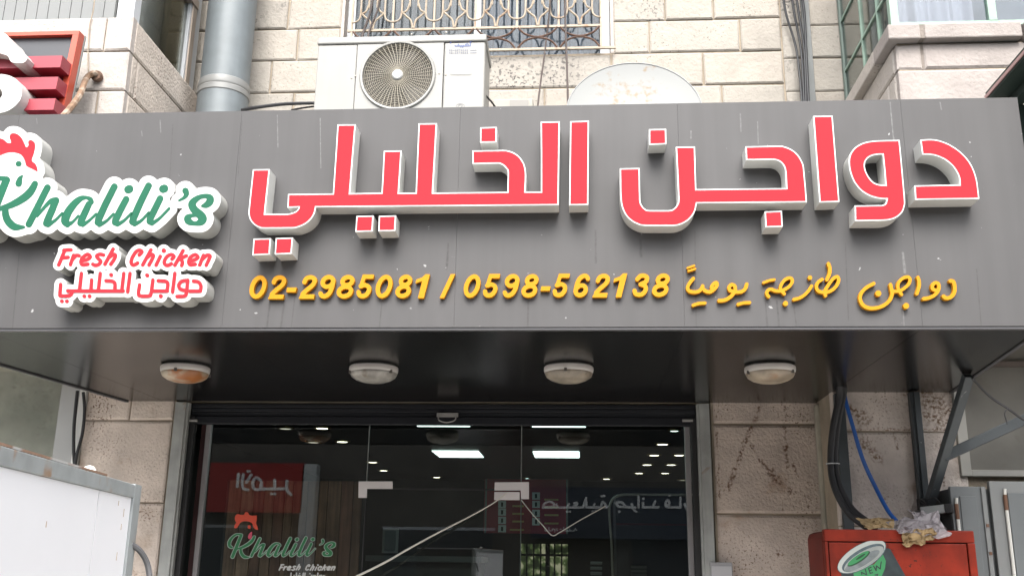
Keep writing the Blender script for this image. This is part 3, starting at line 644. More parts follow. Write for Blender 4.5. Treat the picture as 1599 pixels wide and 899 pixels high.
# ------------------------------------------------------------------ rooster logo sign and the small sign under it
logo_w = mat('logo_white', (.52, .52, .515), .42, var=.03)
logo_side = mat('logo_side', (.40, .40, .38), .5, var=.08, streak=.08, ss=(9, 9, 2))
logo_g = mat('logo_green', (.009, .098, .054), .5, var=.12, vs=9, spec=.2)
logo_r = mat('logo_red', (.46, .026, .036), .6, var=.03, spec=.06)
K1 = lambda *q: [(a, b, r) for a, b, r in q]
KH = [('K', [sts(K1((10,281,5),(2,300,5.4),(-8,325,5.6),(-20,353,5.6)), 5), sts(K1((8,279,3),(-6,279,3.2),(-20,288,4),(-30,303,5.2),(-30,317,5),(-22,322,3.5)), 4),
             sts(K1((54.5,287,4.2),(47,300,5.4),(34,311,5.3),(15,321,4.2),(-4,327,2.6)), 4), sts(K1((8,324,4),(9,337,5),(14,347,5.4),(23,354,5),(37,354.5,1.6)), 4)]),
      ('h', [st([(74,293),(45,350)], 4.6), sts(K1((58,337,1.6),(69,324,2),(79,314,3),(87,313,4.6)), 3), sts(K1((87.5,313,4.6),(81,328,5),(74.5,343,5),(72.5,348.5,5)), 5), sts(K1((75,351,3.2),(86,344,1.7),(97,333,1.5)), 2)]),
      ('a', [sts(K1((136,308.5,1.6),(127,309.5,3.4),(117,317,4.8),(107,330,5.6),(101.5,343,5.8),(103,347.5,5.4)), 5), sts(K1((105,351.5,3),(114,346,1.6),(122,337,1.4)), 2), sts(K1((134,308,1.8),(141,311,2.8),(143.5,316,2.2),(141,318,1.5)), 2),
             sts(K1((138.5,319,4.4),(133,331,4.8),(127,344,4.8),(125.8,348,4.8)), 5), sts(K1((129,351,2.8),(139,344.5,1.6),(150,334,1.5)), 2)]),
      ('l', [st([(178.5,291.5,4.6),(165,318,4.8),(154,342,5),(153,347,5)], 5), sts(K1((155,351,3),(166,345,1.7),(177,334,1.5)), 2)]),
      ('i', [st([(197,311,4.5),(188,328,4.7),(180.5,343,4.8),(180,347,4.8)], 5), sts(K1((183,350.5,2.8),(194,344,1.7),(205,333,1.5)), 2)]), ('i_dot', [st([(200,296),(202,295)], 5.6)]),
      ('l', [st([(232,290,4.6),(220,314,4.8),(208.5,340,5),(207,346,5)], 5), sts(K1((210,350,3),(221,344,1.7),(232,332,1.5)), 2)]),
      ('i', [st([(250,310,4.5),(242,326,4.7),(234.5,341,4.8),(234,345.5,4.8)], 5), sts(K1((237,349,2.8),(249,341,1.7),(264,325.5,1.5)), 2)]), ('i_dot', [st([(254.5,295),(256.5,294.3)], 5.6)]),
      ('apostrophe', [sts(K1((289.5,298,4.4),(291,303,3.4),(287.5,308.5,2),(279.5,313,1)), 2)]),
      ('s', [sts(K1((316,321.5,1.6),(322,320,4),(327.5,315,5.2),(328,309,4.6),(321,306,3),(311,308,3.2),(302.5,314,4.6),(299.5,320,5.2),(304,328,5.6),(312,335,6),(316.5,341,6),(313.5,346.5,5),(304,349,2.6),(294.5,345.5,4.8),(292.5,340,4.2),(298,336.8,2.6),(305,336.8,1.2)), 4)])]
Lz = lambda q: zt(q, 0, 190, 8.99)
comb = smooth_poly(Lz([(0,235),(50,253),(95,292),(125,302),(155,298),(150,262),(133,222),(150,175),(190,163),(250,180),(305,235),(338,300),(360,352),(378,360),(400,330),(396,285),(420,255),(458,268),(490,312),(488,385),(470,460),(445,545),(492,590),(520,645),(527,703),(450,662),(370,620),(352,560),(325,500),(280,455),(200,430),(120,432),(55,450),(0,475),(-80,525),(-150,600),(-190,585),(-185,500),(-150,430),(-175,345),(-125,300),(-70,330),(-75,260),(-35,228)]), ang=70)
eye = [st([(28.6,255.9),(29.4,255.7)], 4.3)]; drop = [sts(K1((29,286.5,5.2),(31.2,279,3.6),(35.5,273.5,.6)), 3)]
head = ('p', [(-22,232),(0,222),(22,214),(46,228),(50,262),(50,300),(40,318),(0,325),(-20,300)])
LG = thing('logo_sign', 'white raised logo sign with a red rooster comb and a green script name', 'logo sign', P(140, 380, YF))
allk = [s for _, q in KH for s in q]+[('p', comb), head]
bgr = [[g[0]] for g in shape_groups(allk, lev=11.0, h=.8, pad=26) if area(g[0])**2 > 90000]
add_groups(MB(), bgr, YL, YF-.001).build('body', logo_side, LG)
fc = add_groups(MB(), bgr, YL-.002, YL-.0003).build('face', logo_w, LG)
for nm, q in KH: add_groups(MB(), shape_groups(q, lev=.65, h=.5, pad=8), YL-.0034, YL-.0022).build({'i_dot': 'letter_dot', 'apostrophe': 'apostrophe'}.get(nm, 'letter'), logo_g, LG)
add_groups(MB(), [[comb]], YL-.0034, YL-.0022).build('comb', logo_r, LG)
add_groups(MB(), shape_groups(eye, h=.4, pad=6), YL-.0034, YL-.0022).build('eye', logo_g, LG)
add_groups(MB(), shape_groups(drop, h=.4, pad=6), YL-.0034, YL-.0022).build('wattle', logo_g, LG)

M1 = lambda q: zt(q, 75, 375, 8.17); M2 = lambda q: zt(q, 205, 375, 8.17); r_ = 2.55
fresh = [('F', [sts(M1([(200,128),(250,122),(292,122)]), r_), st(M1([(212,130),(135,315)]), r_), st(M1([(180,225),(255,218)]), r_)]), ('r', [st(M1([(325,192),(285,310)]), r_), sts(M1([(310,245),(355,195),(395,197)]), r_)]),
         ('e', [sts(M1([(430,262),(500,245),(538,212),(505,180),(445,215),(418,275),(440,312),(508,304)]), r_)]), ('s', [sts(M1([(708,188),(660,178),(620,200),(640,235),(672,268),(650,305),(605,320),(570,305)]), r_)]),
         ('h', [st(M1([(830,112),(725,305)]), r_), sts(M1([(770,225),(828,182),(860,192),(842,245),(800,305)]), r_)]), ('C', [sts(M2([(100,188),(135,148),(105,126),(58,148),(10,225),(-3,288),(28,316),(80,290)]), r_)]),
         ('h', [st(M2([(250,122),(145,315)]), r_), sts(M2([(198,225),(250,182),(282,195),(258,255),(225,315)]), r_)]), ('i', [st(M2([(370,205),(315,318)]), r_)]), ('i_dot', [st(M2([(413,132),(416,133)]), 3.2)]),
         ('c', [sts(M2([(518,240),(545,208),(512,182),(458,205),(420,268),(430,308),(468,320),(510,298)]), r_)]), ('k', [st(M2([(660,132),(555,318)]), r_), st(M2([(615,238),(702,198)]), r_), sts(M2([(625,240),(652,275),(642,322)]), r_)]),
         ('e', [sts(M2([(740,268),(810,248),(850,215),(815,183),(755,215),(732,275),(752,312),(815,305)]), r_)]), ('n', [st(M2([(920,192),(872,315)]), r_), sts(M2([(905,245),(962,192),(1005,200),(985,255),(955,318)]), r_)])]
q_ = 2.45
arab = [('a', [sts(M1([(160,562),(150,685),(165,708),(262,705),(298,682),(292,650),(250,642)]), q_), st(M1([(250,645),(958,645)]), q_), st(M1([(425,422),(400,640)]), q_), st(M1([(555,505),(545,640)]), q_), st(M1([(665,422),(640,640)]), q_), sts(M1([(738,515),(815,520),(852,550),(850,640)]), q_), st(M1([(965,422),(940,640)]), q_)]),
        ('a', [st(M1([(1045,422),(1015,655)]), q_)]), ('d', [st(M1([(803,440),(805,441)]), 2.8)]), ('d', [st(M1([(460,711),(463,712)]), 2.6)]), ('d', [st(M1([(527,711),(530,712)]), 2.6)]), ('d', [st(M1([(174,775),(177,776)]), 2.6)]), ('d', [st(M1([(238,775),(241,776)]), 2.6)]),
        ('b', [sts(M2([(105,568),(90,680),(118,708),(220,708),(250,678),(275,505)]), q_), st(M2([(258,645),(458,645)]), q_), sts(M2([(342,515),(428,520),(465,550),(455,642)]), q_)]), ('d', [st(M2([(200,445),(203,446)]), 2.8)]), ('d', [st(M2([(374,710),(377,711)]), 2.8)]),
        ('c', [st(M2([(555,422),(525,658)]), q_)]), ('c', [sts(M2([(715,512),(645,520),(606,565),(620,618),(690,640)]), q_), sts(M2([(720,508),(702,672),(672,710),(582,715)]), q_)]), ('c', [sts(M2([(792,520),(855,530),(888,580),(880,645)]), q_), st(M2([(880,646),(748,648)]), q_)])]
SG = thing('small_sign', 'white raised sign with a red English line over a red Arabic line, under the logo', 'sign', P(215, 480, YF))
sg = [[g[0]] for g in shape_groups([s for _, q in fresh for s in q], lev=6.2, h=.6, pad=16)]
sg2 = [[g[0]] for g in shape_groups([s for _, q in arab for s in q], lev=7.0, h=.6, pad=16)]
for k, gg in enumerate((sg, sg2)):
    o = .0015*k
    add_groups(MB(), gg, YL+o, YF-.001).build('body', logo_side, SG); add_groups(MB(), gg, YL-.002+o, YL-.0003+o).build('face', logo_w, SG)
for nm, q in fresh+arab: add_groups(MB(), shape_groups(q, lev=.3, h=.4, pad=6), YL-.0036, YL-.0022).build('letter_dot' if nm in ('d', 'i_dot') else 'letter', logo_r, SG)

# ------------------------------------------------------------------ lamps under the canopy
lrim = mat('lamp_rim', (.52, .50, .48), .45, var=.1)
lams = []
for i, (x, lab, mt) in enumerate(((290, 'round bulkhead lamp with orange rust in its bowl, leftmost under the canopy', mat('lamp_rust', (.34, .285, .21), .35, var=.25, vs=14, col2=(.25, .08, .012), c2s=9, c2t=.45, c2w=.12, spec=.6)),
                           (584, 'round bulkhead lamp with a greyish clean bowl, second from the left', mat('lamp_grey', (.27, .26, .24), .3, var=.45, vs=18, col2=(.13, .105, .08), c2s=12, c2t=.56, c2w=.12, spec=.6)),
                           (888, 'round bulkhead lamp with a chipped rim and dull brown bowl, third from the left', mat('lamp_brown', (.25, .215, .17), .35, var=.45, vs=16, col2=(.10, .07, .045), c2s=11, c2t=.55, c2w=.12, spec=.6)),
                           (1202, 'round bulkhead lamp with an orange stained bowl, rightmost under the canopy', mat('lamp_orange', (.30, .25, .19), .35, var=.35, vs=16, col2=(.24, .11, .04), c2s=11, c2t=.52, c2w=.14, c2v=(.6, .6, 1.6), spec=.6)))):
    c = PZ(x, 572, ZS); L = thing('bulkhead_lamp', lab, 'lamp', (c.x, c.y, ZS), 'round lamps under the canopy'); R = .127
    MB().lathe([(R*.9, .003), (R*.99, -.006), (R, -.018), (R*.985, -.030), (R*.94, -.038)], (c.x, c.y, ZS), 40).build('rim', lrim, L, smooth=True)
    MB().lathe([(R*.95, -.034), (R*.955, -.040), (R*.89, -.056), (R*.73, -.070), (R*.51, -.080), (R*.26, -.085), (.004, -.087)], (c.x, c.y, ZS), 40).build('bowl', mt, L, smooth=True)
    for k in range(3):
        t = k*2.1+.5+i; MB().beam((c.x+R*.97*math.cos(t), c.y+R*.97*math.sin(t), ZS-.03), (c.x+R*.97*math.cos(t), c.y+R*.97*math.sin(t), ZS-.047), .014, .008).build('clip', mat('lamp_clip', (.12, .11, .1), .5), L)
# ================================================================== THINGS ABOVE THE SIGN
# ------------------------------------------------------------------ air conditioner
YA = 5.25
acw = mat('ac_cream', (.250, .247, .232), .4, var=.05, vs=5, streak=.06, ss=(12, 12, 1))
a0, a1 = P(494, 110, YA).x, P(757, 110, YA).x; az1 = P(625, 57, YA).z; az0 = ZRF+.05
AC = thing('air_conditioner', 'cream outdoor air conditioner unit with a round fan grille standing on the canopy', 'air conditioner', ((a0+a1)/2, YA+.17, ZRF))
for q in (a0+.12, a1-.12): box('foot', mat('ac_foot', (.1, .1, .1), .7), AC, q-.04, q+.04, YA+.02, YA+.32, ZRF, az0)
zs_ = az1-.045
s1, s2 = P(556, 110, YA).x, P(692, 110, YA).x; fcx = P(621, 118, YA)
R0 = .222
box('housing', acw, AC, a0+.004, a1-.004, YA+.07, YA+.34, az0, zs_, bevel=.006)
MB().box(a0, s1-.0015, YA, YA+.075, az0+.004, zs_-.003).build('front_panel', acw, AC, bevel=.006)
MB().box(s2+.0015, a1, YA, YA+.075, az0+.004, zs_-.003).build('front_panel', acw, AC, bevel=.01)
sq = [(s1+.0015, az0+.004), (s2-.0015, az0+.004), (s2-.0015, zs_-.003), (s1+.0015, zs_-.003)]
hw = (s2-s1)/2-.004; R0 = min(R0, hw)
ring = lambda r, n=64: [(fcx.x+r*math.cos(2*math.pi*i/n), fcx.z+r*math.sin(2*math.pi*i/n)) for i in range(n)]
MB().prism([sq, ring(R0)], lambda p: Vector((p[0], YA, p[1])), lambda p: Vector((p[0], YA+.03, p[1]))).build('front_panel', acw, AC)
box('top_lid', acw, AC, a0-.006, a1+.006, YA-.008, YA+.345, zs_, az1, bevel=.008)
MB().lathe([(R0, .0), (R0+.004, -.006), (R0-.001, -.013), (R0-.012, -.012), (R0-.016, 0), (R0-.016, .03)], (fcx.x, YA, fcx.z), 64, 'Y', cap=False).build('fan_ring', acw, AC, smooth=True)
MB().lathe([(R0-.003, .031), (R0-.003, .045), (.01, .05)], (fcx.x, YA, fcx.z), 40, 'Y').build('condenser', mat('condenser', (.026, .019, .012), .6, .0, var=.5, vs=40, col2=(.02, .02, .02), c2s=5, c2t=.5, c2w=.2), AC)
fb = MB()
for k in range(3):
    t0 = k*2.094+.6; pts = []
    vs = []
    for i in range(7):
        t = t0+i*.17
        vs += [(fcx.x+.05*math.cos(t), YA+.018+.003*i, fcx.z+.05*math.sin(t)), (fcx.x+(R0-.03)*math.cos(t+.3), YA+.018+.003*i, fcx.z+(R0-.03)*math.sin(t+.3)),
               (fcx.x+.05*math.cos(t), YA+.021+.003*i, fcx.z+.05*math.sin(t)), (fcx.x+(R0-.03)*math.cos(t+.3), YA+.021+.003*i, fcx.z+(R0-.03)*math.sin(t+.3))]
    fb.add(vs, [q for i in range(6) for q in ((4*i, 4*i+1, 4*i+5, 4*i+4), (4*i+2, 4*i+6, 4*i+7, 4*i+3))])
fb.build('fan_blades', mat('fan_black', (.035, .03, .024), .5), AC)
gm = mat('grille_wire', (.38, .35, .285), .45)
gr = MB()
for i in range(15):
    r = .045+(R0-.022-.045)*i/14
    gr.tube([(fcx.x+r*math.cos(2*math.pi*k/48), YA-.004, fcx.z+r*math.sin(2*math.pi*k/48)) for k in range(48)], .0013, 4, closed=True)
for k in range(48):
    t = 2*math.pi*k/48; u = t+.10
    gr.tube([(fcx.x+.032*math.cos(t), YA-.007, fcx.z+.032*math.sin(t)), (fcx.x+R0*.55*math.cos((t+u)/2), YA-.007, fcx.z+R0*.55*math.sin((t+u)/2)), (fcx.x+(R0-.014)*math.cos(u), YA-.006, fcx.z+(R0-.014)*math.sin(u))], .0017, 4)
gr.build('fan_grille', gm, AC, kind='stuff')
MB().lathe([(.0, -.02), (.026, -.018), (.033, -.012), (.033, -.004)], (fcx.x, YA, fcx.z), 32, 'Y').build('hub', mat('ac_white', (.34, .34, .33), .35), AC, smooth=True)
scr = mat('screw', (.25, .23, .2), .4, .6)
for x, y in ((551, 67), (549, 122), (697, 61), (696, 117), (591, 67), (655, 64), (555, 119), (686, 115), (697, 52), (643, 55)):
    c = P(x, y, YA); yo = -.008 if y < 57 else 0
    MB().lathe([(.0, -.004), (.005, -.003), (.006, 0)], (c.x, YA+yo, c.z), 10, 'Y').build('screw', scr, AC)
hp = [(703+33*t, 108+9*u) for t, u in ((.05, 0), (.95, 0), (1, .2), (1, .8), (.95, 1), (.05, 1), (0, .8), (0, .2))]
MB().prism([hp], lambda p: P(p[0], p[1], YA-.0025), lambda p: P(p[0], p[1], YA)).build('handle_plate', acw, AC)
lgm = mat('ac_mark', (.18, .18, .18), .5)
lm = add_groups(MB(), shape_groups([st([(719+6.5*math.cos(t*.2), 166+4*math.sin(t*.2)) for t in range(33)], .45), sts([(715, 166.5), (718, 163.5), (722, 165), (719, 168)], .5)], h=.2, pad=4), YA-.0015, YA-.0002); lm.build('logo_mark', lgm, AC)
U = lambda q: zt(q, 680, 40, 12.84)
blue = mat('print_blue', (.015, .03, .15), .6); grey_p = mat('print_grey', (.14, .15, .18), .6); lb = mat('print_light_blue', (.07, .095, .20), .6)
t1 = [st(U([(815,245),(815,300)]), .75), st(U([(765,242),(772,305),(735,308)]), .75), sts(U([(722,285),(700,275),(695,295),(715,305),(722,290),(715,325),(690,342)]), .6), st(U([(660,280),(658,302),(380,318)]), .8), st(U([(635,285),(635,302)]), .6), st(U([(610,288),(610,304)]), .6), st(U([(375,248),(380,316)]), .8), sts(U([(345,285),(325,275),(315,300),(340,310),(345,290)]), .6), st(U([(318,300),(302,350)]), .7)]
add_groups(MB(), shape_groups(t1, lev=.38, h=.22, pad=4), YA-.0012, YA-.0002).build('print', blue, AC)
t2 = [st(U([(703,365),(700,412),(395,415)]), .6), st(U([(660,395),(660,412)]), .45), sts(U([(640,365),(600,385),(620,400),(590,414)]), .5), st(U([(560,395),(558,413)]), .45), st(U([(520,395),(520,413)]), .45), sts(U([(480,412),(470,392),(450,395),(452,410)]), .5), st(U([(395,415),(390,395)]), .5), st(U([(540,435),(552,435)]), .5), st(U([(500,432),(512,432)]), .5), st(U([(455,375),(458,375)]), .5), st(U([(650,380),(662,380)]), .5)]
add_groups(MB(), shape_groups(t2, lev=.28, h=.22, pad=4), YA-.0012, YA-.0002).build('print', lb, AC)
for row, (y0_, txt) in enumerate(((480, '02-2979282'), (530, '02-2979283'))):
    sh = []
    for i, ch in enumerate(txt):
        x = 680+(272+i*39)/12.84; sh += glyph(ch, x, x+2.3, 40+y0_/12.84, 40+(y0_+38)/12.84, slant=0, T=.09)
    sh += [st(U([(700,y0_+22),(820,y0_+18)]), .45), st(U([(760,y0_+10),(760,y0_+20)]), .4), st(U([(800,y0_+6),(800,y0_+20)]), .4)]
    add_groups(MB(), shape_groups(sh, lev=.1, h=.15, pad=3), YA-.0012, YA-.0002).build('print', grey_p, AC)
blk = mat('black_rubber', (.018, .018, .02), .5)
def cable(name, pts, r, m_, label, cat, group=None, k=6, n=8): return tag(MB().tube(cr_path(pts, k), r, n).build(name, m_, smooth=True), label, cat, group)
cable('refrigerant_hose', [P(378, 172, 5.5), P(400, 168, 5.45), P(440, 163, 5.42), P(470, 161.5, 5.4), P(500, 161, 5.4)], .011, blk, 'thick black hose running from the grey duct to the air conditioner', 'hose')
cable('refrigerant_hose', [P(455, 172, 5.43), P(475, 168.5, 5.42), P(500, 165, 5.42)], .006, blk, 'thin black hose under the thick one, left of the air conditioner', 'hose')

# ------------------------------------------------------------------ satellite dish
YD = 5.42; dc = P(990, 187, YD); RD = 106/1555.5*(P(990, 187, YD)-E0).dot(FWD)
SD = thing('satellite_dish', 'pale grey satellite dish with yellow rust stains, half hidden behind the sign', 'satellite dish', (dc.x, YD+.1, ZRF))
dm = mat('dish_grey', (.163, .170, .166), .5, var=.03, segs=[(P(a, b, YD), P(c, d, YD), w_) for a, b, c, d, w_ in ((945, 138, 1012, 141, .075), (960, 118, 962, 165, .05), (1010, 105, 1012, 165, .055))], segcol=(.14, .095, .045), cut_s=26)
n = dm.node_tree.nodes; l = dm.node_tree.links
tilt = Matrix.Rotation(math.radians(-16), 3, 'X'); PR, NS = 10, 48
vs = [(0, .0, 0)]; fs = []
for i in range(1, PR+1):
    for k in range(NS):
        r = RD*i/PR; t = 2*math.pi*k/NS; vs.append((r*math.cos(t), -.055*(i/PR)**2, r*math.sin(t)))
for k in range(NS): fs.append((0, 1+k, 1+(k+1) % NS))
for i in range(PR-1):
    for k in range(NS): a = 1+i*NS+k; b_ = 1+i*NS+(k+1) % NS; fs.append((a, a+NS, b_+NS, b_))
V = [tilt @ Vector(v)+Vector((dc.x, YD, dc.z)) for v in vs]; off = tilt @ Vector((0, .006, 0))
N_ = len(V); last = [1+(PR-1)*NS+k for k in range(NS)]
MB().add(V+[v+off for v in V], fs+[tuple(i+N_ for i in reversed(f)) for f in fs]+[(last[k], last[(k+1) % NS], last[(k+1) % NS]+N_, last[k]+N_) for k in range(NS)]).build('reflector', dm, SD, smooth=True)
MB().tube([tilt @ Vector((RD*math.cos(2*math.pi*k/NS), -.056, RD*math.sin(2*math.pi*k/NS)))+Vector((dc.x, YD, dc.z)) for k in range(NS)], .003, 8, closed=True).build('dish_rim', mat('dish_rim', (.27, .275, .275), .45), SD, smooth=True)
MB().tube([(dc.x, YD+.05, dc.z), (dc.x, YD+.12, dc.z-.05), (dc.x, YD+.14, ZRF+.01)], .02, 8).build('mast', mat('galvanised', None), SD)
# ------------------------------------------------------------------ duct
YDU = 5.95; d0 = P(349, 140, YDU); RDU = 38.6/1555.5*(d0-E0).dot(FWD)
dux = P(356, 80, YDU).x
DU = thing('exhaust_duct', 'large round galvanised exhaust duct beside the left bay', 'duct', (dux, YDU, ZRF))
dum = mat('duct_zinc', (.140, .160, .170), .5, .1, var=.12, vs=9, streak=.08, ss=(20, 20, 2), spec=.5)
jz_ = P(349, 126, YDU-RDU).z
MB().lathe([(RDU, 0), (RDU, jz_-.02-ZRF)], (dux, YDU, ZRF), 48).build('pipe', dum, DU, smooth=True)
MB().lathe([(RDU*.965, jz_+.02-ZRF), (RDU*.965, 7.0-ZRF)], (dux, YDU, ZRF), 48).build('pipe', dum, DU, smooth=True)
zc_ = jz_-ZRF
MB().lathe([(RDU*1.0, zc_-.05), (RDU*1.03, zc_-.045), (RDU*1.03, zc_-.012), (RDU*1.005, zc_-.006), (RDU*1.02, zc_), (RDU*1.03, zc_+.008), (RDU*1.0, zc_+.05), (RDU*.96, zc_+.055)], (dux, YDU, ZRF), 48).build('collar', mat('duct_collar', (.20, .203, .198), .45, .1), DU, smooth=True)

# ------------------------------------------------------------------ window grille
YGI = YW-.03
GR = thing('window_grille', 'cream wrought iron grille with rusty scrolls over the upper window', 'window grille', (P(745, 83, YGI).x, YGI, P(745, 83, YGI).z))
cream = mat('grille_cream', (.32, .265, .20), .6, var=.15, vs=20, col2=(.22, .12, .06), c2s=11, c2t=.58, c2w=.12)
rusty = mat('grille_rust', (.085, .045, .03), .75, var=.25, vs=20)
gx0, gx1 = P(551, 20, YGI).x, P(938, 20, YGI).x; gs = (gx1-gx0)/6
zz = lambda y: P(745, y, YGI).z
zb1, zb2, zU, zJ = zz(44.5), zz(79), zz(32), zz(18.5); zTop = zb1+1.2
for i in range(7): MB().box(gx0+gs*i-.007, gx0+gs*i+.007, YGI-.006, YGI+.006, (zb1+.006 if 0 < i < 6 else zb2), 6.55).build('upright', cream, GR)
for za in (zb1, zb2): MB().box(gx0-.03, gx1+(.10 if za == zb2 else .008), YGI-.0075, YGI+.0075, za-.008, za+.008).build('rail', cream, GR)
def bar(pts, m_, r=.0072, nm='scroll'): MB().tube(cr_path([Vector((p[0], YGI-.006 if len(p) < 3 else p[2], p[1])) for p in pts], 5), r, 6).build(nm, m_, GR, smooth=True)
hwU = gs*.205
for i in range(7):
    X = gx0+gs*i; dz = zJ-zU
    L_ = [(X-hwU, zTop), (X-hwU, zJ+.12), (X-hwU, zJ), (X-hwU*.85, zU+dz*.35), (X-hwU*.45, zU+dz*.06), (X, zU)]
    Rr = [(2*X-p[0], p[1]) for p in L_]
    if i > 0: bar(L_, cream)
    if i < 6: bar(Rr, cream)
for i in range(6):
    X = gx0+gs*(i+.5)
    for s in (-1, 1):
        xa = X+s*(gs*.5-hwU-.006)
        bar([(xa, zJ), (X+s*gs*.17, zJ+dz*.25), (X+s*gs*.115, zJ+dz*1.0), (X+s*gs*.10, zJ+dz*2.0), (X+s*gs*.10, zTop)], cream)
        bar([(xa, zJ), (X+s*gs*.17, zJ-dz*.45), (X+s*gs*.06, zb1+dz*1.0), (X+s*.005, zb1+.008)], cream)
    a, b = gx0+gs*i, gx0+gs*(i+1)
    bar([(a+.01, zb1-.008), (a+gs*.2, zb1-(zb1-zb2)*.33), (X, zb1-(zb1-zb2)*.47), (b-gs*.2, zb1-(zb1-zb2)*.33), (b-.01, zb1-.008)], rusty)
    bar([(a+.01, zb2+.008), (a+gs*.2, zb2+(zb1-zb2)*.36), (X, zb2+(zb1-zb2)*.50), (b-gs*.2, zb2+(zb1-zb2)*.36), (b-.01, zb2+.008)], rusty)
# two leaning rods behind the grille and cables in front
brn = mat('brown_cable', (.045, .032, .028), .6)
cable('hanging_cable', [P(863, -30, YW-.06), P(859, 10, YW-.06), P(851, 80, YW-.05), P(844, 130, 5.9), P(839, 172, 5.7)], .0058, brn, 'thin brown cable slanting across the upper window, left of its neighbour', 'cable', 'thin cables across the upper window')
cable('hanging_cable', [P(881, -30, YW-.06), P(883, 40, YW-.06), P(885.5, 110, 6.0), P(887, 168, 5.75)], .0068, brn, 'thin brown cable hanging straight just left of the satellite dish', 'cable', 'thin cables across the upper window')
cable('hanging_cable', [P(585, -20, YW-.05), P(578, 20, YW-.05), P(567, 52, YW-.05), P(560, 80, 6.1)], .009, brn, 'brown cable slanting behind the air conditioner at the window left end', 'cable', 'thin cables across the upper window')
cable('hanging_cable', [P(596, -20, YW-.05), P(589, 18, YW-.05), P(578, 44, YW-.05), P(572, 70, 6.1)], .007, brn, 'second brown cable slanting above the air conditioner top left', 'cable', 'thin cables across the upper window')
pwr = mat('power_black', (.012, .013, .016), .55)
for i, (xa, xb, xc) in enumerate(((1224, 1244, 1253), (1237, 1251, 1256), (1244, 1256, 1259), (1253, 1259, 1263))):
    cable('power_cable', [P(xa-4, -30, YW-.05), P(xa+3, 20, YW-.05), P(xb, 80, YW-.05-.008*i), P(xc, 165, 6.02+.004*i)], .0085, pwr, 'black power cable, %s of the four bundled beside the right bay' % ('leftmost', 'second', 'third', 'rightmost')[i], 'cable', 'black power cables beside the right bay')
cable('wire', [P(149, -20, YB-.012), P(146, 15, YB-.012), P(140, 40, YB-.012), P(137.5, 80, YB-.012), P(138, 112, YB-.012)], .0035, mat('tan_wire', (.27, .22, .165), .7), 'thin tan wire hanging down the left bay stones', 'wire')
cable('cable', [P(757, 148, 5.4), P(768, 160, 5.5), P(776, 172, 5.6)], .006, blk, 'short black cable behind the air conditioner right edge', 'cable')
jb = MB(); c0, c1 = P(770, 155, 5.9), P(832, 190, 5.9); jb.box(c0.x, c1.x, 5.9, 6.1, ZRF, c0.z)
tag(jb.build('junction_box', mat('pale_box', (.30, .285, .25), .6, var=.15), bevel=.006), 'pale low junction box peeping over the sign between air conditioner and dish', 'junction box')
box('cover', mat('box_cover', (.22, .21, .195), .6), bpy.data.objects['junction_box'], c0.x+.11, c1.x-.03, 5.893, 5.899, ZRF+.02, c0.z-.012)

# ------------------------------------------------------------------ red framed sign at upper left
zt_ = P(124, 48, 4.86).z; zb_ = 3.45
yt, yb_ = 4.86, 4.86
for it in range(40):
    xr = P(124, 48, yt).x; yb_ = min((abs(P(99, 172, q).x-xr), q) for q in [4.6+.005*i for i in range(110)])[1]
    break
xr = P(124, 48, yt).x; zB = P(99, 172, yb_).z
sl_ = (yb_-yt)/(zt_-zB)                             # lean per metre of height
sy_ = lambda z: yt+(zt_-z)*sl_
RS = thing('red_framed_sign', 'dark sign box with a red frame and three red bars on the left bay', 'sign', (-3.3, 4.95, zB-.2))
ro = mat('sign_orange_red', (.42, .065, .035), .4, var=.1, vs=8); rb = mat('sign_bar_red', (.27, .028, .045), .4, var=.05); dk = mat('sign_dark', (.045, .048, .055), .4, var=.1)
zlo = zB-.25
def leanbox(x0, x1, z0, z1, d0, d1, nm, m_):   # d0 front, d1 back measured from the leaning face
    return MB().hexa([(x0, sy_(z0)+d0, z0), (x1, sy_(z0)+d0, z0), (x1, sy_(z1)+d0, z1), (x0, sy_(z1)+d0, z1)],
                     [(x0, sy_(z0)+d1, z0), (x1, sy_(z0)+d1, z0), (x1, sy_(z1)+d1, z1), (x0, sy_(z1)+d1, z1)]).build(nm, m_, RS)
XL = -5.0; fw = .035
leanbox(XL, xr, zt_-fw*.7, zt_, 0, .06, 'frame_bar', ro); leanbox(xr-fw, xr, zlo, zt_-fw*.7-.001, 0, .06, 'frame_bar', ro); leanbox(XL, XL+fw, zlo, zt_-fw, 0, .06, 'frame_bar', ro)
leanbox(XL+fw, xr-fw-.001, zlo, zt_-fw*.7-.002, .03, .058, 'back_panel', dk); leanbox(XL, xr+.004, zlo, zt_+.002, .062, .075, 'side_case', mat('case_grey', (.22, .225, .22), .5))
Q = lambda q: zt(q, 0, 0, 4.9938)
def sign_xz(pt, d):   # photo point on the leaning face moved d out
    lo, hi = 4.3, 5.5
    for _ in range(40):
        md = (lo+hi)/2; v = P(pt[0], pt[1], md)
        if md < sy_(v.z)-d: lo = md
        else: hi = md
    return P(pt[0], pt[1], lo)
for q in ([(-300, 446), (478, 435), (478, 525), (-300, 537)], [(-300, 608), (445, 600), (445, 695), (-300, 703)], [(-300, 776), (425, 768), (425, 856), (-300, 864)]):
    c = [sign_xz(p, .10) for p in Q(q)]; x1 = (c[1].x+c[2].x)/2
    z0, z1_ = (c[2].z), (c[1].z)
    leanbox(XL+.05, x1, z0, z1_, -.10, .029, 'bar', rb)
wl_ = mat('letter_cream', (.48, .475, .455), .45, var=.03)
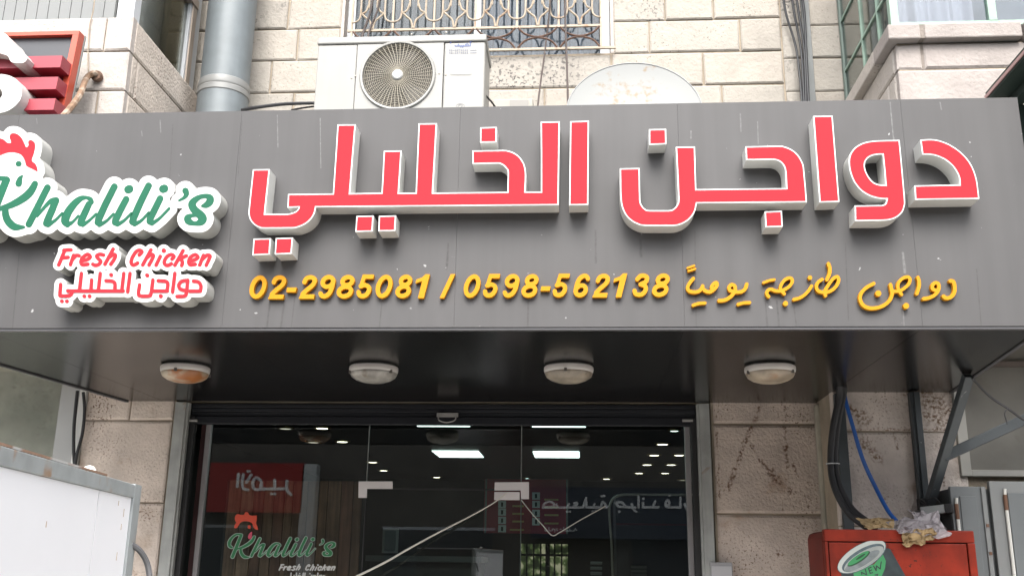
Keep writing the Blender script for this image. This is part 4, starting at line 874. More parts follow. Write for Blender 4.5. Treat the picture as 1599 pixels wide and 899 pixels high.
for poly, hole in (([(-260,262),(-120,246),(-20,248),(30,258),(62,285),(84,325),(130,362),(178,408),(215,455),(184,490),(100,488),(78,470),(62,440),(30,425),(-60,410),(-260,420)], None),
                   ([(-200,590),(-90,575),(20,580),(90,598),(140,632),(168,680),(170,735),(150,790),(100,840),(40,872),(-60,890),(-200,890)], [(-90,690),(-10,690),(15,715),(15,745),(-8,770),(-90,775)])):
    L_ = [smooth_poly(Q(poly), ang=50)]+([smooth_poly(Q(hole), ang=50)] if hole else [])
    MB().prism(L_, lambda p: sign_xz(p, .17), lambda p: sign_xz(p, .17)+Vector((0, .16, 0))).build('letter', wl_, RS)
# rusty bracket
rust = mat('rust_pipe', (.19, .115, .07), .8, var=.35, vs=25, col2=(.28, .22, .17), c2s=14, c2t=.52, c2w=.1, bump=.3)
ra, rb2 = P(150, 118, YB-.03), P(92, 190, 4.5)
RK = thing('rusty_bracket', 'rusty bent steel bracket fixed to the left bay beside the red framed sign', 'bracket', ra)
MB().tube(cr_path([ra+Vector((.0, .03, .0)), ra+Vector((-.004, -.02, .004)), ra+Vector((-.03, -.05, -.05)), ra.lerp(rb2, .5), rb2], 4), .017, 8).build('arm', rust, RK, smooth=True)
MB().lathe([(.03, -.005), (.034, .012), (.03, .03)], ra, 12, 'Y').build('wall_plate', mat('rust_dark', (.13, .075, .05), .85, var=.4, vs=30), RK)
# ------------------------------------------------------------------ neighbour's awning, right
AX = P(1599, 87, 4.6).x
q0 = P(1545, 153, 5.0)
AW = thing('neighbour_awning', 'dark green underside of the next shop awning at the right edge', 'awning', (AX+1, 4.9, q0.z))
dgm = mat('awning_green', (.020, .032, .027), .6, var=.3, vs=3, spec=.25)
az = q0.z; ax0 = q0.x
MB().hexa([(ax0, 3.3, az), (4.5, 3.3, az), (4.5, YB-.06, az), (ax0, YB-.06, az)], [(ax0, 3.3, az+.05), (4.5, 3.3, az+.05), (4.5, YB-.06, az+.05), (ax0, YB-.06, az+.05)]).build('sheet', dgm, AW)
box('edge_strip', mat('awning_pink', (.36, .22, .21), .5), AW, ax0-.008, ax0-.001, 3.3, YB-.06, az+.012, az+.03)
for k in range(6): box('rib', dgm, AW, ax0+.10+k*.42, ax0+.16+k*.42, 3.35, YB-.08, az-.05, az-.001)
box('side_board', dgm, AW, ax0+.005, 4.5, YB-.12, YB-.07, 2.95, az-.052)
# ================================================================== SHOP FRONT
zinc = mat('jamb_zinc', (.34, .35, .34), .5, .1, var=.2, vs=8, streak=.2, ss=(20, 20, 1.5), col2=(.20, .11, .06), c2s=9, c2t=.70, c2w=.08)
dark = mat('shutter_navy', (.009, .010, .0135), .5, var=.2, spec=.3)
black = mat('black_inside', (.008, .008, .009), .6)
RD_ = thing('roller_shutter', 'dark raised roller shutter with a small pull handle and steel side guides', 'roller shutter', ((DX0+DX1)/2, YW, .13))
jl0, jl1 = P(275, 640, YW).x, P(292, 640, YW).x; jr0, jr1 = P(1091, 640, YW).x, P(1107, 640, YW).x
for a, b, s in ((jl0, jl1, 1), (jr0, jr1, -1)):
    m = MB().box(a, b, YW-.022, YW+.03, .13, 2.588); m.build('guide_rail', zinc, RD_, bevel=.003)
    c = b if s > 0 else a
    box('guide_lip', zinc, RD_, c+s*.001, c+s*.014, YW-.01, YW+.03, .13, 2.585)
    MB().box(c+s*.016, c+s*.05, YW+.02, YW+.06, .13, 2.5).build('guide_channel', black, RD_)
shz0, shz1 = 2.455, 2.585
for k in range(3):
    z = shz0+.052+k*.027; box('shutter_slat', dark, RD_, jl1+.016, jr0-.016, YW+.042-.002*k, YW+.07, z+.001, z+.026, bevel=.004)
box('bottom_bar', dark, RD_, jl1+.016, jr0-.016, YW+.03, YW+.075, shz0, shz0+.051, bevel=.005)
hx = P(699, 648, YW+.03).x; hz = P(699, 648, YW+.03).z
hd = box('handle', mat('handle_steel', (.36, .35, .34), .4, .5), RD_, hx-.068, hx+.068, YW+.016, YW+.029, hz-.012, hz+.014, bevel=.003)
MB().tube(cr_path([(hx-.055, YW+.012, hz-.005), (hx-.05, YW-.0, hz-.035), (hx, YW-.006, hz-.05), (hx+.05, YW-.0, hz-.035), (hx+.055, YW+.012, hz-.005)], 4), .004, 6).build('pull_ring', mat('handle_steel', None), hd, smooth=True)
for px_ in (300, 1073): c = P(px_, 656, YW+.02); box('end_stop', mat('handle_steel', None), RD_, c.x-.03, c.x+.035, YW+.012, YW+.029, c.z-.008, c.z+.006, bevel=.002)

# ---- glass front
GF = thing('glass_shopfront', 'frameless glass shopfront with pale corner fittings on the door', 'glass door', ((DX0+DX1)/2, YG, .13))
gl = glass('shop_glass', .08, (.80, .84, .82), .7)
GX = [P(330, 700, YG).x, P(574, 720, YG).x, P(814, 720, YG).x, P(1076, 720, YG).x]
gz = P(700, 763, YG).z; gt = 2.52
for a, b in zip(GX[:-1], GX[1:]):
    if a == GX[1]:
        box('glass_pane', gl, GF, a+.002, b-.002, YG, YG+.01, gz+.005, gt); box('glass_door', gl, GF, a+.004, b-.004, YG+.001, YG+.011, .14, gz-.004)
    else: box('glass_pane', gl, GF, a+.002, b-.002, YG, YG+.01, .14, gt)
edge_m = mat('glass_edge', (.05, .065, .06), .3)
box('door_edge', black, GF, GX[1], GX[2], YG-.001, YG+.012, gz-.006, gz+.004)
for q in GX[1:3]: box('glass_joint', mat('joint_grey', (.16, .17, .165), .4), GF, q-.0025, q+.0025, YG-.0005, YG+.011, gz+.04, gt)
box('door_joint', black, GF, GX[1]-.004, GX[1]+.003, YG-.002, YG+.012, .14, gz-.006); box('door_joint', edge_m, GF, GX[2]-.002, GX[2]+.004, YG-.0015, YG+.012, .14, gz-.006)
fit = mat('fitting_grey', (.60, .57, .58), .4, .0)
def plate(poly, nm='corner_fitting'): MB().prism([poly], lambda p: P(p[0], p[1], YG-.012), lambda p: P(p[0], p[1], YG-.012)+Vector((0, .0105, 0))).build(nm, fit, GF, bevel=.001)
plate([(560, 751), (613, 751), (613, 762.5), (573, 762.5), (572.5, 776.5), (559.5, 776.5)])
plate([(772.5, 752.5), (826, 752), (826, 778.5), (813.5, 778.5), (813, 765), (772, 765)])
plate([(772, 767.5), (811.5, 767.5), (811.5, 780), (771.5, 780)])
alst = mat('alu_strip', (.30, .29, .30), .4, .2)
xl_ = P(326, 680, YG).x; xr_ = P(1072, 690, YG).x
box('side_channel', alst, GF, xl_-.018, xl_+.012, YG-.012, YG+.03, .14, 2.5, bevel=.002); box('side_channel', alst, GF, xr_-.012, xr_+.022, YG-.012, YG+.03, .14, 2.5, bevel=.002)
mar = mat('maroon_side', (.055, .022, .024), .5, var=.4, vs=6); brs = mat('brown_side', (.10, .065, .05), .5, var=.4, vs=6)
box('side_filler', mar, GF, jl1+.051, xl_-.019, YG+.005, YG+.02, .14, 2.5); box('side_filler', brs, GF, xr_+.023, jr0-.051, YG+.005, YG+.02, .14, 2.5)
crack = mat('torn_film', (.20, .19, .18), .7, var=.4, vs=30)
for q in ([(296, 668), (308, 664), (305, 680), (298, 695), (293, 700)], [(287, 790), (292, 795), (289, 812), (283, 824), (281, 815)]):
    MB().prism([q], lambda p: P(p[0], p[1], YG+.0), lambda p: P(p[0], p[1], YG+.0)+Vector((0, .003, 0))).build('torn_film', crack, GF)
# wood strip film behind the left pane
WP = thing('plank_screen', 'brown wooden plank screen behind the left glass pane carrying the window logo', 'screen', (GX[0], YG+.05, .14))
pt_ = P(450, 750, YG+.05).z; x = P(352, 820, YG+.05).x; xe = P(563, 820, YG+.05).x; cols = []
for k in range(4): cols.append(mat('plank_%s' % ('dark', 'mid', 'pale', 'red')[k], ((.14, .075, .05), (.21, .12, .08), (.32, .20, .14), (.18, .085, .06))[k], .7, streak=.5, ss=(50, 50, 3), var=.3, vs=8))
while x < xe:
    wd = random.uniform(.055, .10); MB().box(x+.002, min(x+wd, xe)-.002, YG+.05+random.uniform(0, .004), YG+.07, .14, pt_).build('plank', random.choice(cols), WP, bevel=.002); x += wd
box('frame', black, WP, x-2.0 if False else P(352, 820, YG+.05).x-.02, xe+.005, YG+.072, YG+.08, .14, pt_)
# window logo (flat film on the glass)
WLG = thing('window_logo', 'flat green and red shop logo film on the left glass pane', 'window sticker', P(440, 870, YG-.003))
dg = mat('film_green', (.012, .13, .045), .5); fe = mat('film_edge', (.30, .36, .32), .5); dr = mat('film_red', (.50, .055, .022), .5); fwh = mat('film_white', (.42, .42, .41), .5); fpk = mat('film_pink', (.42, .05, .09), .5)
kx = lambda q: [(357+(a+33)*165/362.0+ (0), 833.5+(b-278)*(36/77.0), r*.42) for a, b, r in q]
ks = [('s', kx(s[1])) for _, q in KH for s in q]
add_groups(MB(), shape_groups(ks, lev=.9, h=.35, pad=6), YG-.004, YG-.0028).build('outline', fe, WLG)
for _, q in KH: add_groups(MB(), shape_groups([('s', kx(s[1])) for s in q], h=.3, pad=5), YG-.0052, YG-.0042).build('letter', dg, WLG)
Zk = lambda q: zt(q, 340, 790, 7.995)
cm = smooth_poly(Zk([(220,120),(250,95),(290,105),(330,100),(340,70),(375,75),(400,110),(450,115),(485,110),(488,160),(478,210),(495,250),(505,295),(470,285),(445,255),(430,215),(390,190),(330,185),(285,200),(262,235),(235,270),(205,270),(215,225),(235,205),(215,165)]), ang=70)
MB().sheet(cm, YG-.004).build('comb', dr, WLG)
add_groups(MB(), shape_groups([st(Zk([(392,250),(393,262)]), 2.2)], h=.3, pad=5), YG-.004, YG-.003).build('eye', dr, WLG)
add_groups(MB(), shape_groups([sts(zt([(402,385,0),(408,350,0)], 340, 790, 7.995)[:0] or [(390.2,838.2,3.0),(391,834,2.4),(393,830,.8)], 3)], h=.3, pad=5), YG-.004, YG-.003).build('wattle', fpk, WLG)
def mini(groups, x0, x1, y0, y1):
    pts = [p for _, q in groups for s in q for p in s[1]]; a, b = min(p[0] for p in pts), max(p[0] for p in pts); c, d = min(p[1] for p in pts), max(p[1] for p in pts)
    return [[('s', [(x0+(p[0]-a)/(b-a)*(x1-x0), y0+(p[1]-c)/(d-c)*(y1-y0), p[2]*(y1-y0)/(d-c)) for p in s[1]]) for s in q] for _, q in groups]
for q in mini(fresh, 436, 523, 880.5, 889.5)+mini(arab, 445, 508, 894, 908):
    add_groups(MB(), shape_groups(q, lev=.22, h=.22, pad=4), YG-.004, YG-.003).build('letter', fwh, WLG)
# cords in front of the door
wc = mat('white_cord', (.66, .63, .58), .6); gc = mat('grey_cord', (.42, .40, .37), .6)
cable('white_cord', [P(793, 768, YG-.03), P(770, 785, YG-.05), P(735, 805, YG-.08), P(690, 828, YG-.14), P(640, 855, YG-.22), P(600, 878, YG-.3), P(545, 905, YG-.4)], [.003+.0035*min(1, i/30) for i in range(37)], wc, 'white cord slanting down left from the door corner fitting', 'cord')
cable('slack_cord', [P(814, 780, YG-.02), P(830, 800, YG-.03), P(848, 820, YG-.04), P(862, 835, YG-.04), P(875, 830, YG-.04), P(905, 812, YG-.03), P(945, 790, YG-.02)], .0032, gc, 'thin grey cord sagging across the right glass pane', 'cord')

# ------------------------------------------------------------------ the shop inside
IZ, IY = 2.75, 13.9; ix0, ix1 = -3.6, 2.3
SI = B
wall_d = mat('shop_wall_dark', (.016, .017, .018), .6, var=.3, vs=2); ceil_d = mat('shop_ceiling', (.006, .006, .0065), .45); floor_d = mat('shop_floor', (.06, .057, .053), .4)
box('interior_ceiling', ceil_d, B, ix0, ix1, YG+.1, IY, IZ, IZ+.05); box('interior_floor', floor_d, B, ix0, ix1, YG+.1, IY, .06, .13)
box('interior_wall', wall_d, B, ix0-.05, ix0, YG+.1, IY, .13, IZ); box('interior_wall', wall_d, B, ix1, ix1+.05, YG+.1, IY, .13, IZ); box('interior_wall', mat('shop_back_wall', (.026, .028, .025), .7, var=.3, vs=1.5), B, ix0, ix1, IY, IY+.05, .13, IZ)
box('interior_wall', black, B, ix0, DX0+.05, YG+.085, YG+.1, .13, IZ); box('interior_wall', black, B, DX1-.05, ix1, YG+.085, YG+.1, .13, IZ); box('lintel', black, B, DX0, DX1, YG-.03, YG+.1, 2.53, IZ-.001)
led = mat('led_white', (.8, .85, .85), .5, emit=(.80, 1., .96), es=1.6); ledf = mat('led_frame', (.25, .25, .25), .4)
for lab, qa, qb, qc, qd in (('lit ceiling light panel inside the shop, left one of the nearer row', (642, 652), (728, 652), (729, 666), (648, 666)), ('lit ceiling light panel inside the shop, right one of the nearer row', (828, 653), (915, 653), (914, 667), (830, 667)),
                            ('lit ceiling light panel inside the shop, left one of the farther row', (677, 704), (748, 704), (753, 714), (685, 714)), ('lit ceiling light panel inside the shop, right one of the farther row', (833, 705), (905, 705), (904, 714.5), (835, 714.5))):
    c = [PZ(*q, IZ-.012) for q in (qa, qb, qc, qd)]; x0, x1 = (c[0].x+c[3].x)/2, (c[1].x+c[2].x)/2; y0, y1 = c[0].y, c[2].y
    t = thing('light_panel', lab, 'ceiling light', ((x0+x1)/2, (y0+y1)/2, IZ-.02), 'lit ceiling panels in the shop')
    box('diffuser', led, t, x0, x1, y0, y1, IZ-.012, IZ-.006); box('frame', ledf, t, x0-.012, x1+.012, y0-.012, y1+.012, IZ-.0055, IZ-.0005)
warm = mat('downlight_warm', (.8, .75, .6), .5, emit=(1., .93, .72), es=3.2); coolm = mat('downlight_cool', (.8, .85, .85), .5, emit=(.75, 1., .95), es=2.0); gold = mat('gold_ring', (.60, .42, .16), .3, .8); dimw = mat('downlight_dim', (.6, .6, .55), .5, emit=(.8, .75, .6), es=.35)
for (x, y, mt, lab) in ((445.6, 668.5, dimw, 'far left dim one by the plank screen'), (503, 668, warm, 'bright one second in the upper left pair'), (489.5, 690, dimw, 'dim one of the lower left pair'), (534.5, 689, warm, 'bright one of the lower left pair'), (582, 721, warm, 'just left of the door joint'), (599, 734, warm, 'above the left door fitting'), (682, 744.5, warm, 'above the middle of the door'),
                        (823, 746, coolm, 'greenish one above the right door fitting'), (1053, 672, coolm, 'white one nearest the right jamb top'), (1034.5, 693, warm, 'top one of the right rows'), (1021.5, 710, warm, 'second down of the left right-hand row'), (1060.5, 710, warm, 'second down beside the right jamb'),
                        (1010.5, 725, warm, 'third down of the left right-hand row'), (1048, 725, warm, 'third down beside the right jamb'), (998, 738, warm, 'lowest of the left right-hand row'), (1038.5, 738, warm, 'fourth down beside the right jamb'), (947, 747, warm, 'lone one above the mirrored script'), (1066, 749, dimw, 'lowest dim one at the right jamb')):
    c = PZ(x, y, IZ-.008); R = .078 if mt is not coolm else .055
    t = thing('downlight', 'small round lit ceiling downlight in the shop, '+lab, 'downlight', (c.x, c.y, IZ-.01), 'round downlights in the shop ceiling')
    MB().lathe([(R, .008), (R, -.004), (R*.8, -.008), (R*.62, -.002)], (c.x, c.y, IZ-.008), 20, cap=False).build('ring', gold, t, smooth=True); MB().lathe([(R*.72, -.003), (R*.1, -.0045)], (c.x, c.y, IZ-.008), 20).build('bulb', mt, t)
# menu board
YM = 12.2
mb_r = mat('menu_red', (.30, .022, .04), .6, var=.3, vs=3); mb_w = mat('menu_white', (.55, .60, .58), .6); mb_y = mat('menu_yellow', (.45, .33, .12), .6)
b0, b1 = P(757, 747, YM), P(887, 833, YM)
MBD = thing('menu_board', 'dark red menu board with white price squares deep inside the shop', 'menu board', ((b0.x+b1.x)/2, YM, b1.z))
box('board', mb_r, MBD, b0.x, b1.x, YM, YM+.05, b1.z, b0.z)
for q in ((757, 760), (884, 887)): box('edge', mat('menu_edge', (.16, .19, .17), .4), MBD, P(q[0], 790, YM).x, P(q[1], 790, YM).x, YM-.012, YM-.001, b1.z, b0.z)
for xa, xb, ys in ((778, 790, (781, 793, 806, 819)), (831, 843, (768, 781, 795, 808))):
    for y in ys:
        c0, c1 = P(xa, y, YM-.01), P(xb, y+11.5, YM-.01); sq_ = box('price_square', mb_w, MBD, c0.x, c1.x, YM-.01, YM-.001, c1.z, c0.z)
        cc = P((xa+xb)/2, y+6, YM-.01); box('price_mark', black, sq_, cc.x-.012, cc.x+.012, YM-.013, YM-.0105, cc.z-.025, cc.z+.025)
for y in (788, 800, 812, 825):
    c0, c1 = P(796+(y % 3)*2, y, YM-.01), P(818, y+3, YM-.01); box('menu_line', mb_y, MBD, c0.x, c1.x, YM-.008, YM-.001, c1.z, c0.z)
    c0, c1 = P(850, y-10, YM-.01), P(872, y-7, YM-.01); box('menu_line', mb_y, MBD, c0.x, c1.x, YM-.008, YM-.001, c1.z, c0.z)
# fridges and framed picture along the back
YI = 10.5; apw = mat('appliance_grey', (.15, .17, .17), .5, var=.15); frm = mat('pic_frame', (.30, .32, .32), .5)
pf0, pf1 = P(598, 824, 12.0), P(621, 863, 12.0)
PF = thing('framed_notice', 'pale framed notice hanging inside behind the glass door', 'picture frame', (pf0.x, 12.0, pf1.z)); box('frame', frm, PF, pf0.x, pf1.x, 12.0, 12.02, pf1.z, pf0.z); box('sheet', apw, PF, pf0.x+.03, pf1.x-.03, 11.99, 11.999, pf1.z+.03, pf0.z-.03)
ct0 = P(571, 866, 9.2); ct1 = P(752, 866, 9.2)
CTR = thing('shop_counter', 'long dark grey counter inside behind the glass door', 'counter', (ct0.x, 9.2, .13)); box('top', mat('counter_top', (.10, .11, .11), .35), CTR, ct0.x, ct1.x, 9.2, 9.9, ct0.z-.05, ct0.z); box('body', mat('counter_body', (.05, .052, .05), .5), CTR, ct0.x+.03, ct1.x-.03, 9.25, 9.85, .13, ct0.z-.051)
# added glowing sheet and bars in place of foliage mirrored in the glass
YMF = 13.86; w0, w1 = P(812, 848, YMF), P(888, 905, YMF)
MF = thing('foliage_stand_in', 'small bright barred window with leaves outside, at the back of the shop', 'window', ((w0.x+w1.x)/2, YMF, w1.z))
lt = mat('foliage_glow', (.2, .2, .15), .8, emit=(.55, .52, .32), es=.13)
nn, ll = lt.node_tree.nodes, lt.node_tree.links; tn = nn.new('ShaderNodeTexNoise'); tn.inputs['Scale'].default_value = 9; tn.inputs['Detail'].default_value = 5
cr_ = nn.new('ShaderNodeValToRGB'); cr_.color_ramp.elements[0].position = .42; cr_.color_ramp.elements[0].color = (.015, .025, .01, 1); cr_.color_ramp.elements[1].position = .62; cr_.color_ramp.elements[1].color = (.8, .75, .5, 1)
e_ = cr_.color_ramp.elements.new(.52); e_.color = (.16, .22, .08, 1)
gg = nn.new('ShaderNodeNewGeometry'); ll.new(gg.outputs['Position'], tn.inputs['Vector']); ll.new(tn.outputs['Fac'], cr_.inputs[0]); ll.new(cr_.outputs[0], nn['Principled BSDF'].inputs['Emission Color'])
box('glow_sheet', lt, MF, w0.x, w1.x, YMF+.01, YMF+.03, w1.z, w0.z)
for k in range(8):
    X = w0.x+(w1.x-w0.x)*k/7; MB().box(X-(.03 if k == 4 else .01), X+(.03 if k == 4 else .01), YMF-.02, YMF+.0, w1.z, w0.z).build('bar', black, MF)
box('bar', black, MF, w0.x, w1.x, YMF-.024, YMF-.021, w0.z-.16, w0.z-.13)
# pale rounded frame of a display fridge near the right pane
YDF = 7.4
DF = thing('display_fridge', 'dark display fridge with a pale rounded frame behind the right glass pane', 'fridge', (P(1010, 850, YDF).x, YDF, .13))
pth = [P(957, 905, YDF), P(955, 850, YDF), P(951.5, 800, YDF), P(953, 786, YDF), P(960, 776, YDF), P(972, 772, YDF), P(1000, 771.5, YDF), P(1100, 772, YDF)]
MB().tube(cr_path([Vector((p.x, YDF, p.z)) for p in [P(958, 940, YDF)]+pth], 5), .0085, 6).build('frame', mat('fridge_trim', (.42, .42, .38), .4), DF, smooth=True)
fx0, fx1 = P(958, 850, YDF).x+.02, P(1100, 850, YDF).x
box('body', mat('fridge_dark', (.016, .02, .03), .4), DF, fx0, fx1, YDF+.02, YDF+.6, .13, P(1000, 776, YDF).z)
c0 = P(958, 817, YDF); box('red_stripe', mat('stripe_red', (.08, .012, .016), .5), DF, fx0, fx1, YDF+.012, YDF+.019, c0.z-.008, c0.z+.006)
for i, (x0, x1, ys) in enumerate(((922, 940, (876, 884, 892)), (985, 1010, (882, 888, 894)))):
    for y in ys:
        c0, c1 = P(x0, y, 9.0 if i == 0 else YDF), P(x1, y+6, 9.0 if i == 0 else YDF); yy = 9.0 if i == 0 else YDF
        tag(MB().box(c0.x, c1.x, yy-.12 if i == 0 else yy-.02, yy+.1 if i == 0 else yy+.015, c1.z+.004, c0.z).build('carton', mat('carton_pale', (.16, .17, .16), .7, var=.2), bevel=.004), 'small pale carton %s, %s of its stack' % (('inside behind the right pane', 'in front of the display fridge')[i], {0: 'topmost', 1: 'middle', 2: 'lowest'}[ys.index(y)]), 'carton', 'cartons stacked inside the shop')
# ================================================================== STREET-LEVEL THINGS, LEFT
FZ = P(218, 757, 2.4).z; Fa = P(218, 757, 2.4); Fb = PZ(0, 693, FZ); fu = (Fb-Fa); fu.z = 0; fu.normalize()
fn = Vector((-fu.y, fu.x, 0));  fn = fn if fn.x > 0 else -fn          # faces the street side, to the right
def onf(x, y, d=0.):
    r = ray(x, y); o = Fa+fn*d; return E0+r*((o-E0).dot(fn)/r.dot(fn))
FR = thing('cold_cabinet', 'tall white panelled cold cabinet with rusty grey metal edges at the lower left', 'cabinet', (Fa.x-.3, Fa.y-.4, .13))
fl = mat('freezer_white', (.80, .81, .84), .4, var=.03, col2=(.45, .36, .26), c2s=14, c2t=.74, c2w=.03)
fe_ = mat('freezer_rail', (.33, .355, .36), .45, .15, var=.15, vs=20, col2=(.30, .20, .13), c2s=16, c2t=.60, c2w=.14)
ruste = mat('rusty_edge', (.27, .17, .115), .7, var=.25, vs=14, col2=(.40, .40, .39), c2s=9, c2t=.52, c2w=.1)
LW = (Fb-Fa).length+.35
def slab(a, b, z0, z1, d0, d1, nm, m_, bev=0):   # along the face from distance a to b, between depths d0 (out) and d1
    q = lambda t, d: Fa+fu*t+fn*d
    A_ = [q(a, d0), q(b, d0), q(b, d0), q(a, d0)]; B_ = [q(a, d1), q(b, d1), q(b, d1), q(a, d1)]
    f = lambda L: [(v.x, v.y, z) for v, z in zip(L, (z0, z0, z1, z1))]
    return MB().hexa(f(A_), f(B_)).build(nm, m_, FR, bevel=bev)
rail_h = FZ-onf(205, 777).z; post_w = (onf(205, 777)-Fa).dot(fu)
slab(.006, LW, .2, FZ-.012, -.012, -.6, 'cabinet', fl)
sm = (onf(155, 766)-Fa).dot(fu)
slab(post_w, sm-.002, .2, FZ-rail_h, 0, -.011, 'side_panel', fl); slab(sm+.002, LW, .2, FZ-rail_h, 0, -.011, 'side_panel', fl)
slab(sm-.0016, sm+.0016, .2, FZ-rail_h, -.009, -.0115, 'seam', mat('seam_dark', (.16, .15, .14), .7))
slab(0, post_w-.001, .2, FZ-.001, .006, -.03, 'corner_rail', fe_, .002)
slab(post_w, LW, FZ-rail_h+.001, FZ-.003, .006, -.03, 'top_rail', fe_, .002)
slab(.28, LW, FZ-.002, FZ+.0022, .004, -.05, 'rusty_lip', ruste)
slab(.01, LW, FZ-.01, FZ-.002, -.035, -.61, 'lid', fl)
slab(-.006, .004, .2, FZ-.012, -.03, -.6, 'back_panel', mat('reflection_dimmer', (.06, .06, .06), .6))  # dark sheet added so the cabinet end stays dim in the glass reflection
for t, d in ((.1, -.1), (.1, -.5), (LW-.1, -.1), (LW-.1, -.5)): v = Fa+fu*t+fn*d; box('foot', black, FR, v.x-.03, v.x+.03, v.y-.03, v.y+.03, .13, .2)
for x, y, w_ in ((193, 800, .02), (189, 822, .015), (182, 868, .02), (72, 818, .012), (185, 785, .012)):
    c = onf(x, y); t = (c-Fa).dot(fu); slab(t-.001, t+.0012, c.z-w_*.45, c.z+w_*.45, .0008, -.0005, 'rust_scratch', mat('scratch', (.42, .32, .24), .7))
cl = PZ(139, 738, FZ); tag(MB().lathe([(.001, 0), (.012, .001), (.014, .007), (.010, .015), (.001, .018)], (cl.x, cl.y, FZ-.002), 14).build('crumpled_cup', mat('cup_white', (.68, .66, .62), .7, bump=.6, bs=30), smooth=True), 'small crumpled white paper cup lying on the white cabinet top', 'paper cup')
cable('left_cable', [P(121, 610, YW-.05), P(116, 660, YW-.05), P(115, 700, YW-.05), P(116.5, 727, YW-.05)], .011, blk, 'straight black cable left of the pair beside the left stone pillar', 'cable', 'black cables by the left stone pillar')
cable('left_cable', [P(130, 612, YW-.04), P(132, 640, YW-.04), P(129, 675, YW-.05), P(121, 705, YW-.05), P(117, 727, YW-.06)], .010, blk, 'bowed black cable right of the pair beside the left stone pillar', 'cable', 'black cables by the left stone pillar')
cable('grey_hose', [P(190, 848, 2.35), P(205, 850, 2.38), P(219, 860, 2.4), P(230, 880, 2.42), P(235, 910, 2.42)], .0072, mat('hose_grey', (.10, .10, .105), .5), 'dark grey hose curling out from the right side of the white cabinet', 'hose')
bracket = mat('switch_grey', (.34, .34, .35), .5, var=.1)
c0, c1 = P(1109, 877, YW-.05), P(1145, 915, YW-.05)
SB = tag(MB().box(c0.x, c1.x, YW-.055, YW-.008, c1.z, c0.z).build('switch_box', bracket, bevel=.005), 'small grey switch box low on the right stone pillar', 'switch box'); box('lid', mat('switch_lid', (.42, .42, .44), .5), SB, c0.x+.006, c1.x-.006, YW-.061, YW-.0555, c1.z, c0.z-.022)

# ================================================================== STREET-LEVEL THINGS, RIGHT
YFR = 5.25
f0 = P(1287, 825, YFR); f1 = P(1521, 831, YFR); fz = f0.z-.005
RF = thing('red_fridge', 'red drinks fridge with a printed can on its door, lower right', 'fridge', ((f0.x+f1.x)/2, YFR+.2, .13))
rfm = mat('fridge_red', (.185, .016, .006), .5, spec=.2, var=.38, vs=7, streak=.22, ss=(16, 16, 3), pits=.45, ps=60, pit_col=(.045, .012, .008), col2=(.11, .010, .004), c2s=7, c2t=.58, c2w=.15)
rfd = mat('fridge_red_dark', (.115, .010, .006), .5, spec=.2, var=.3, vs=6)
MB().box(f0.x, f1.x, YFR+.03, YFR+.43, .2, fz).build('cabinet', rfd, RF, bevel=.035)
MB().box(f0.x-.002, f1.x, YFR, YFR+.05, fz-.055, fz+.004).build('top_frame', rfm, RF, bevel=.006)
dz_ = P(1400, 840, YFR).z
MB().box(f0.x-.002, P(1293, 850, YFR).x, YFR, YFR+.05, .3, fz-.056).build('side_frame', rfm, RF, bevel=.004); MB().box(P(1511, 850, YFR).x, f1.x, YFR, YFR+.05, .3, fz-.056).build('side_frame', rfm, RF, bevel=.004)
dx0, dx1 = P(1294.5, 850, YFR).x, P(1509.5, 850, YFR).x
MB().box(dx0, dx1, YFR+.004, YFR+.05, .3, fz-.06).build('door', rfm, RF, bevel=.004)
box('seal', black, RF, f0.x+.01, f1.x-.01, YFR+.02, YFR+.049, .28, fz-.03)
for q in (f0.x+.06, f1.x-.06): box('foot', black, RF, q-.03, q+.03, YFR+.08, YFR+.38, .13, .2)
YD_ = YFR+.0035
Rz = lambda q: zt(q, 1270, 800, 7.995)
CP = thing('can_print', 'flat printed picture of a dark can with a silver lid on the red fridge door', 'door print', P(1365, 898, YD_))
def pr(q, m_, k, nm): MB().prism([Rz(q)], lambda p: P(p[0], p[1], YD_-.0007*k), lambda p: P(p[0], p[1], YD_-.0007*k)+Vector((0, .0006, 0))).build(nm, m_, CP)
def el(cx_, cy_, a, b, th, t0=0, t1=360, n=28): th = math.radians(th); return [(cx_+a*math.cos(t)*math.cos(th)-b*math.sin(t)*math.sin(th), cy_+a*math.cos(t)*math.sin(th)+b*math.sin(t)*math.cos(th)) for t in [math.radians(t0+(t1-t0)*i/n) for i in range(n+(1 if t1-t0 < 360 else 0))]]
cd = mat('can_dark', (.022, .032, .035), .4, var=.4, vs=20); cs = mat('can_silver', (.25, .27, .26), .35, var=.15, vs=18); csd = mat('can_silver_dark', (.07, .10, .115), .4, var=.3, vs=22); cg = mat('can_green', (.035, .20, .075), .4); cgd = mat('can_green_dark', (.01, .05, .02), .4); csl = mat('can_silver_light', (.36, .38, .36), .35)
pr([(345, 740), (420, 760), (760, 640), (912, 440), (960, 450), (1160, 800), (1220, 900), (360, 900)], cd, 1, 'can_body')
pr([(500, 735), (600, 700), (760, 640), (870, 520), (905, 600), (895, 690), (850, 800), (820, 900), (560, 900), (505, 780)], cg, 2, 'label_panel')
pr(el(605, 548, 342, 150, -30), csd, 3, 'lid'); pr(el(603, 545, 334, 142, -30), csl, 4, 'lid'); pr(el(622, 562, 298, 112, -30), csd, 5, 'lid'); pr(el(632, 575, 280, 92, -30), cs, 6, 'lid'); pr(el(610, 600, 250, 62, -30), mat('can_silver_mid', (.15, .17, .175), .4, var=.3, vs=25), 7, 'lid')
pr(el(567, 572, 165, 46, -33), cgd, 8, 'tab'); pr(el(560, 566, 155, 36, -33), cg, 9, 'tab'); pr(el(590, 548, 70, 14, -33), cgd, 10, 'tab')
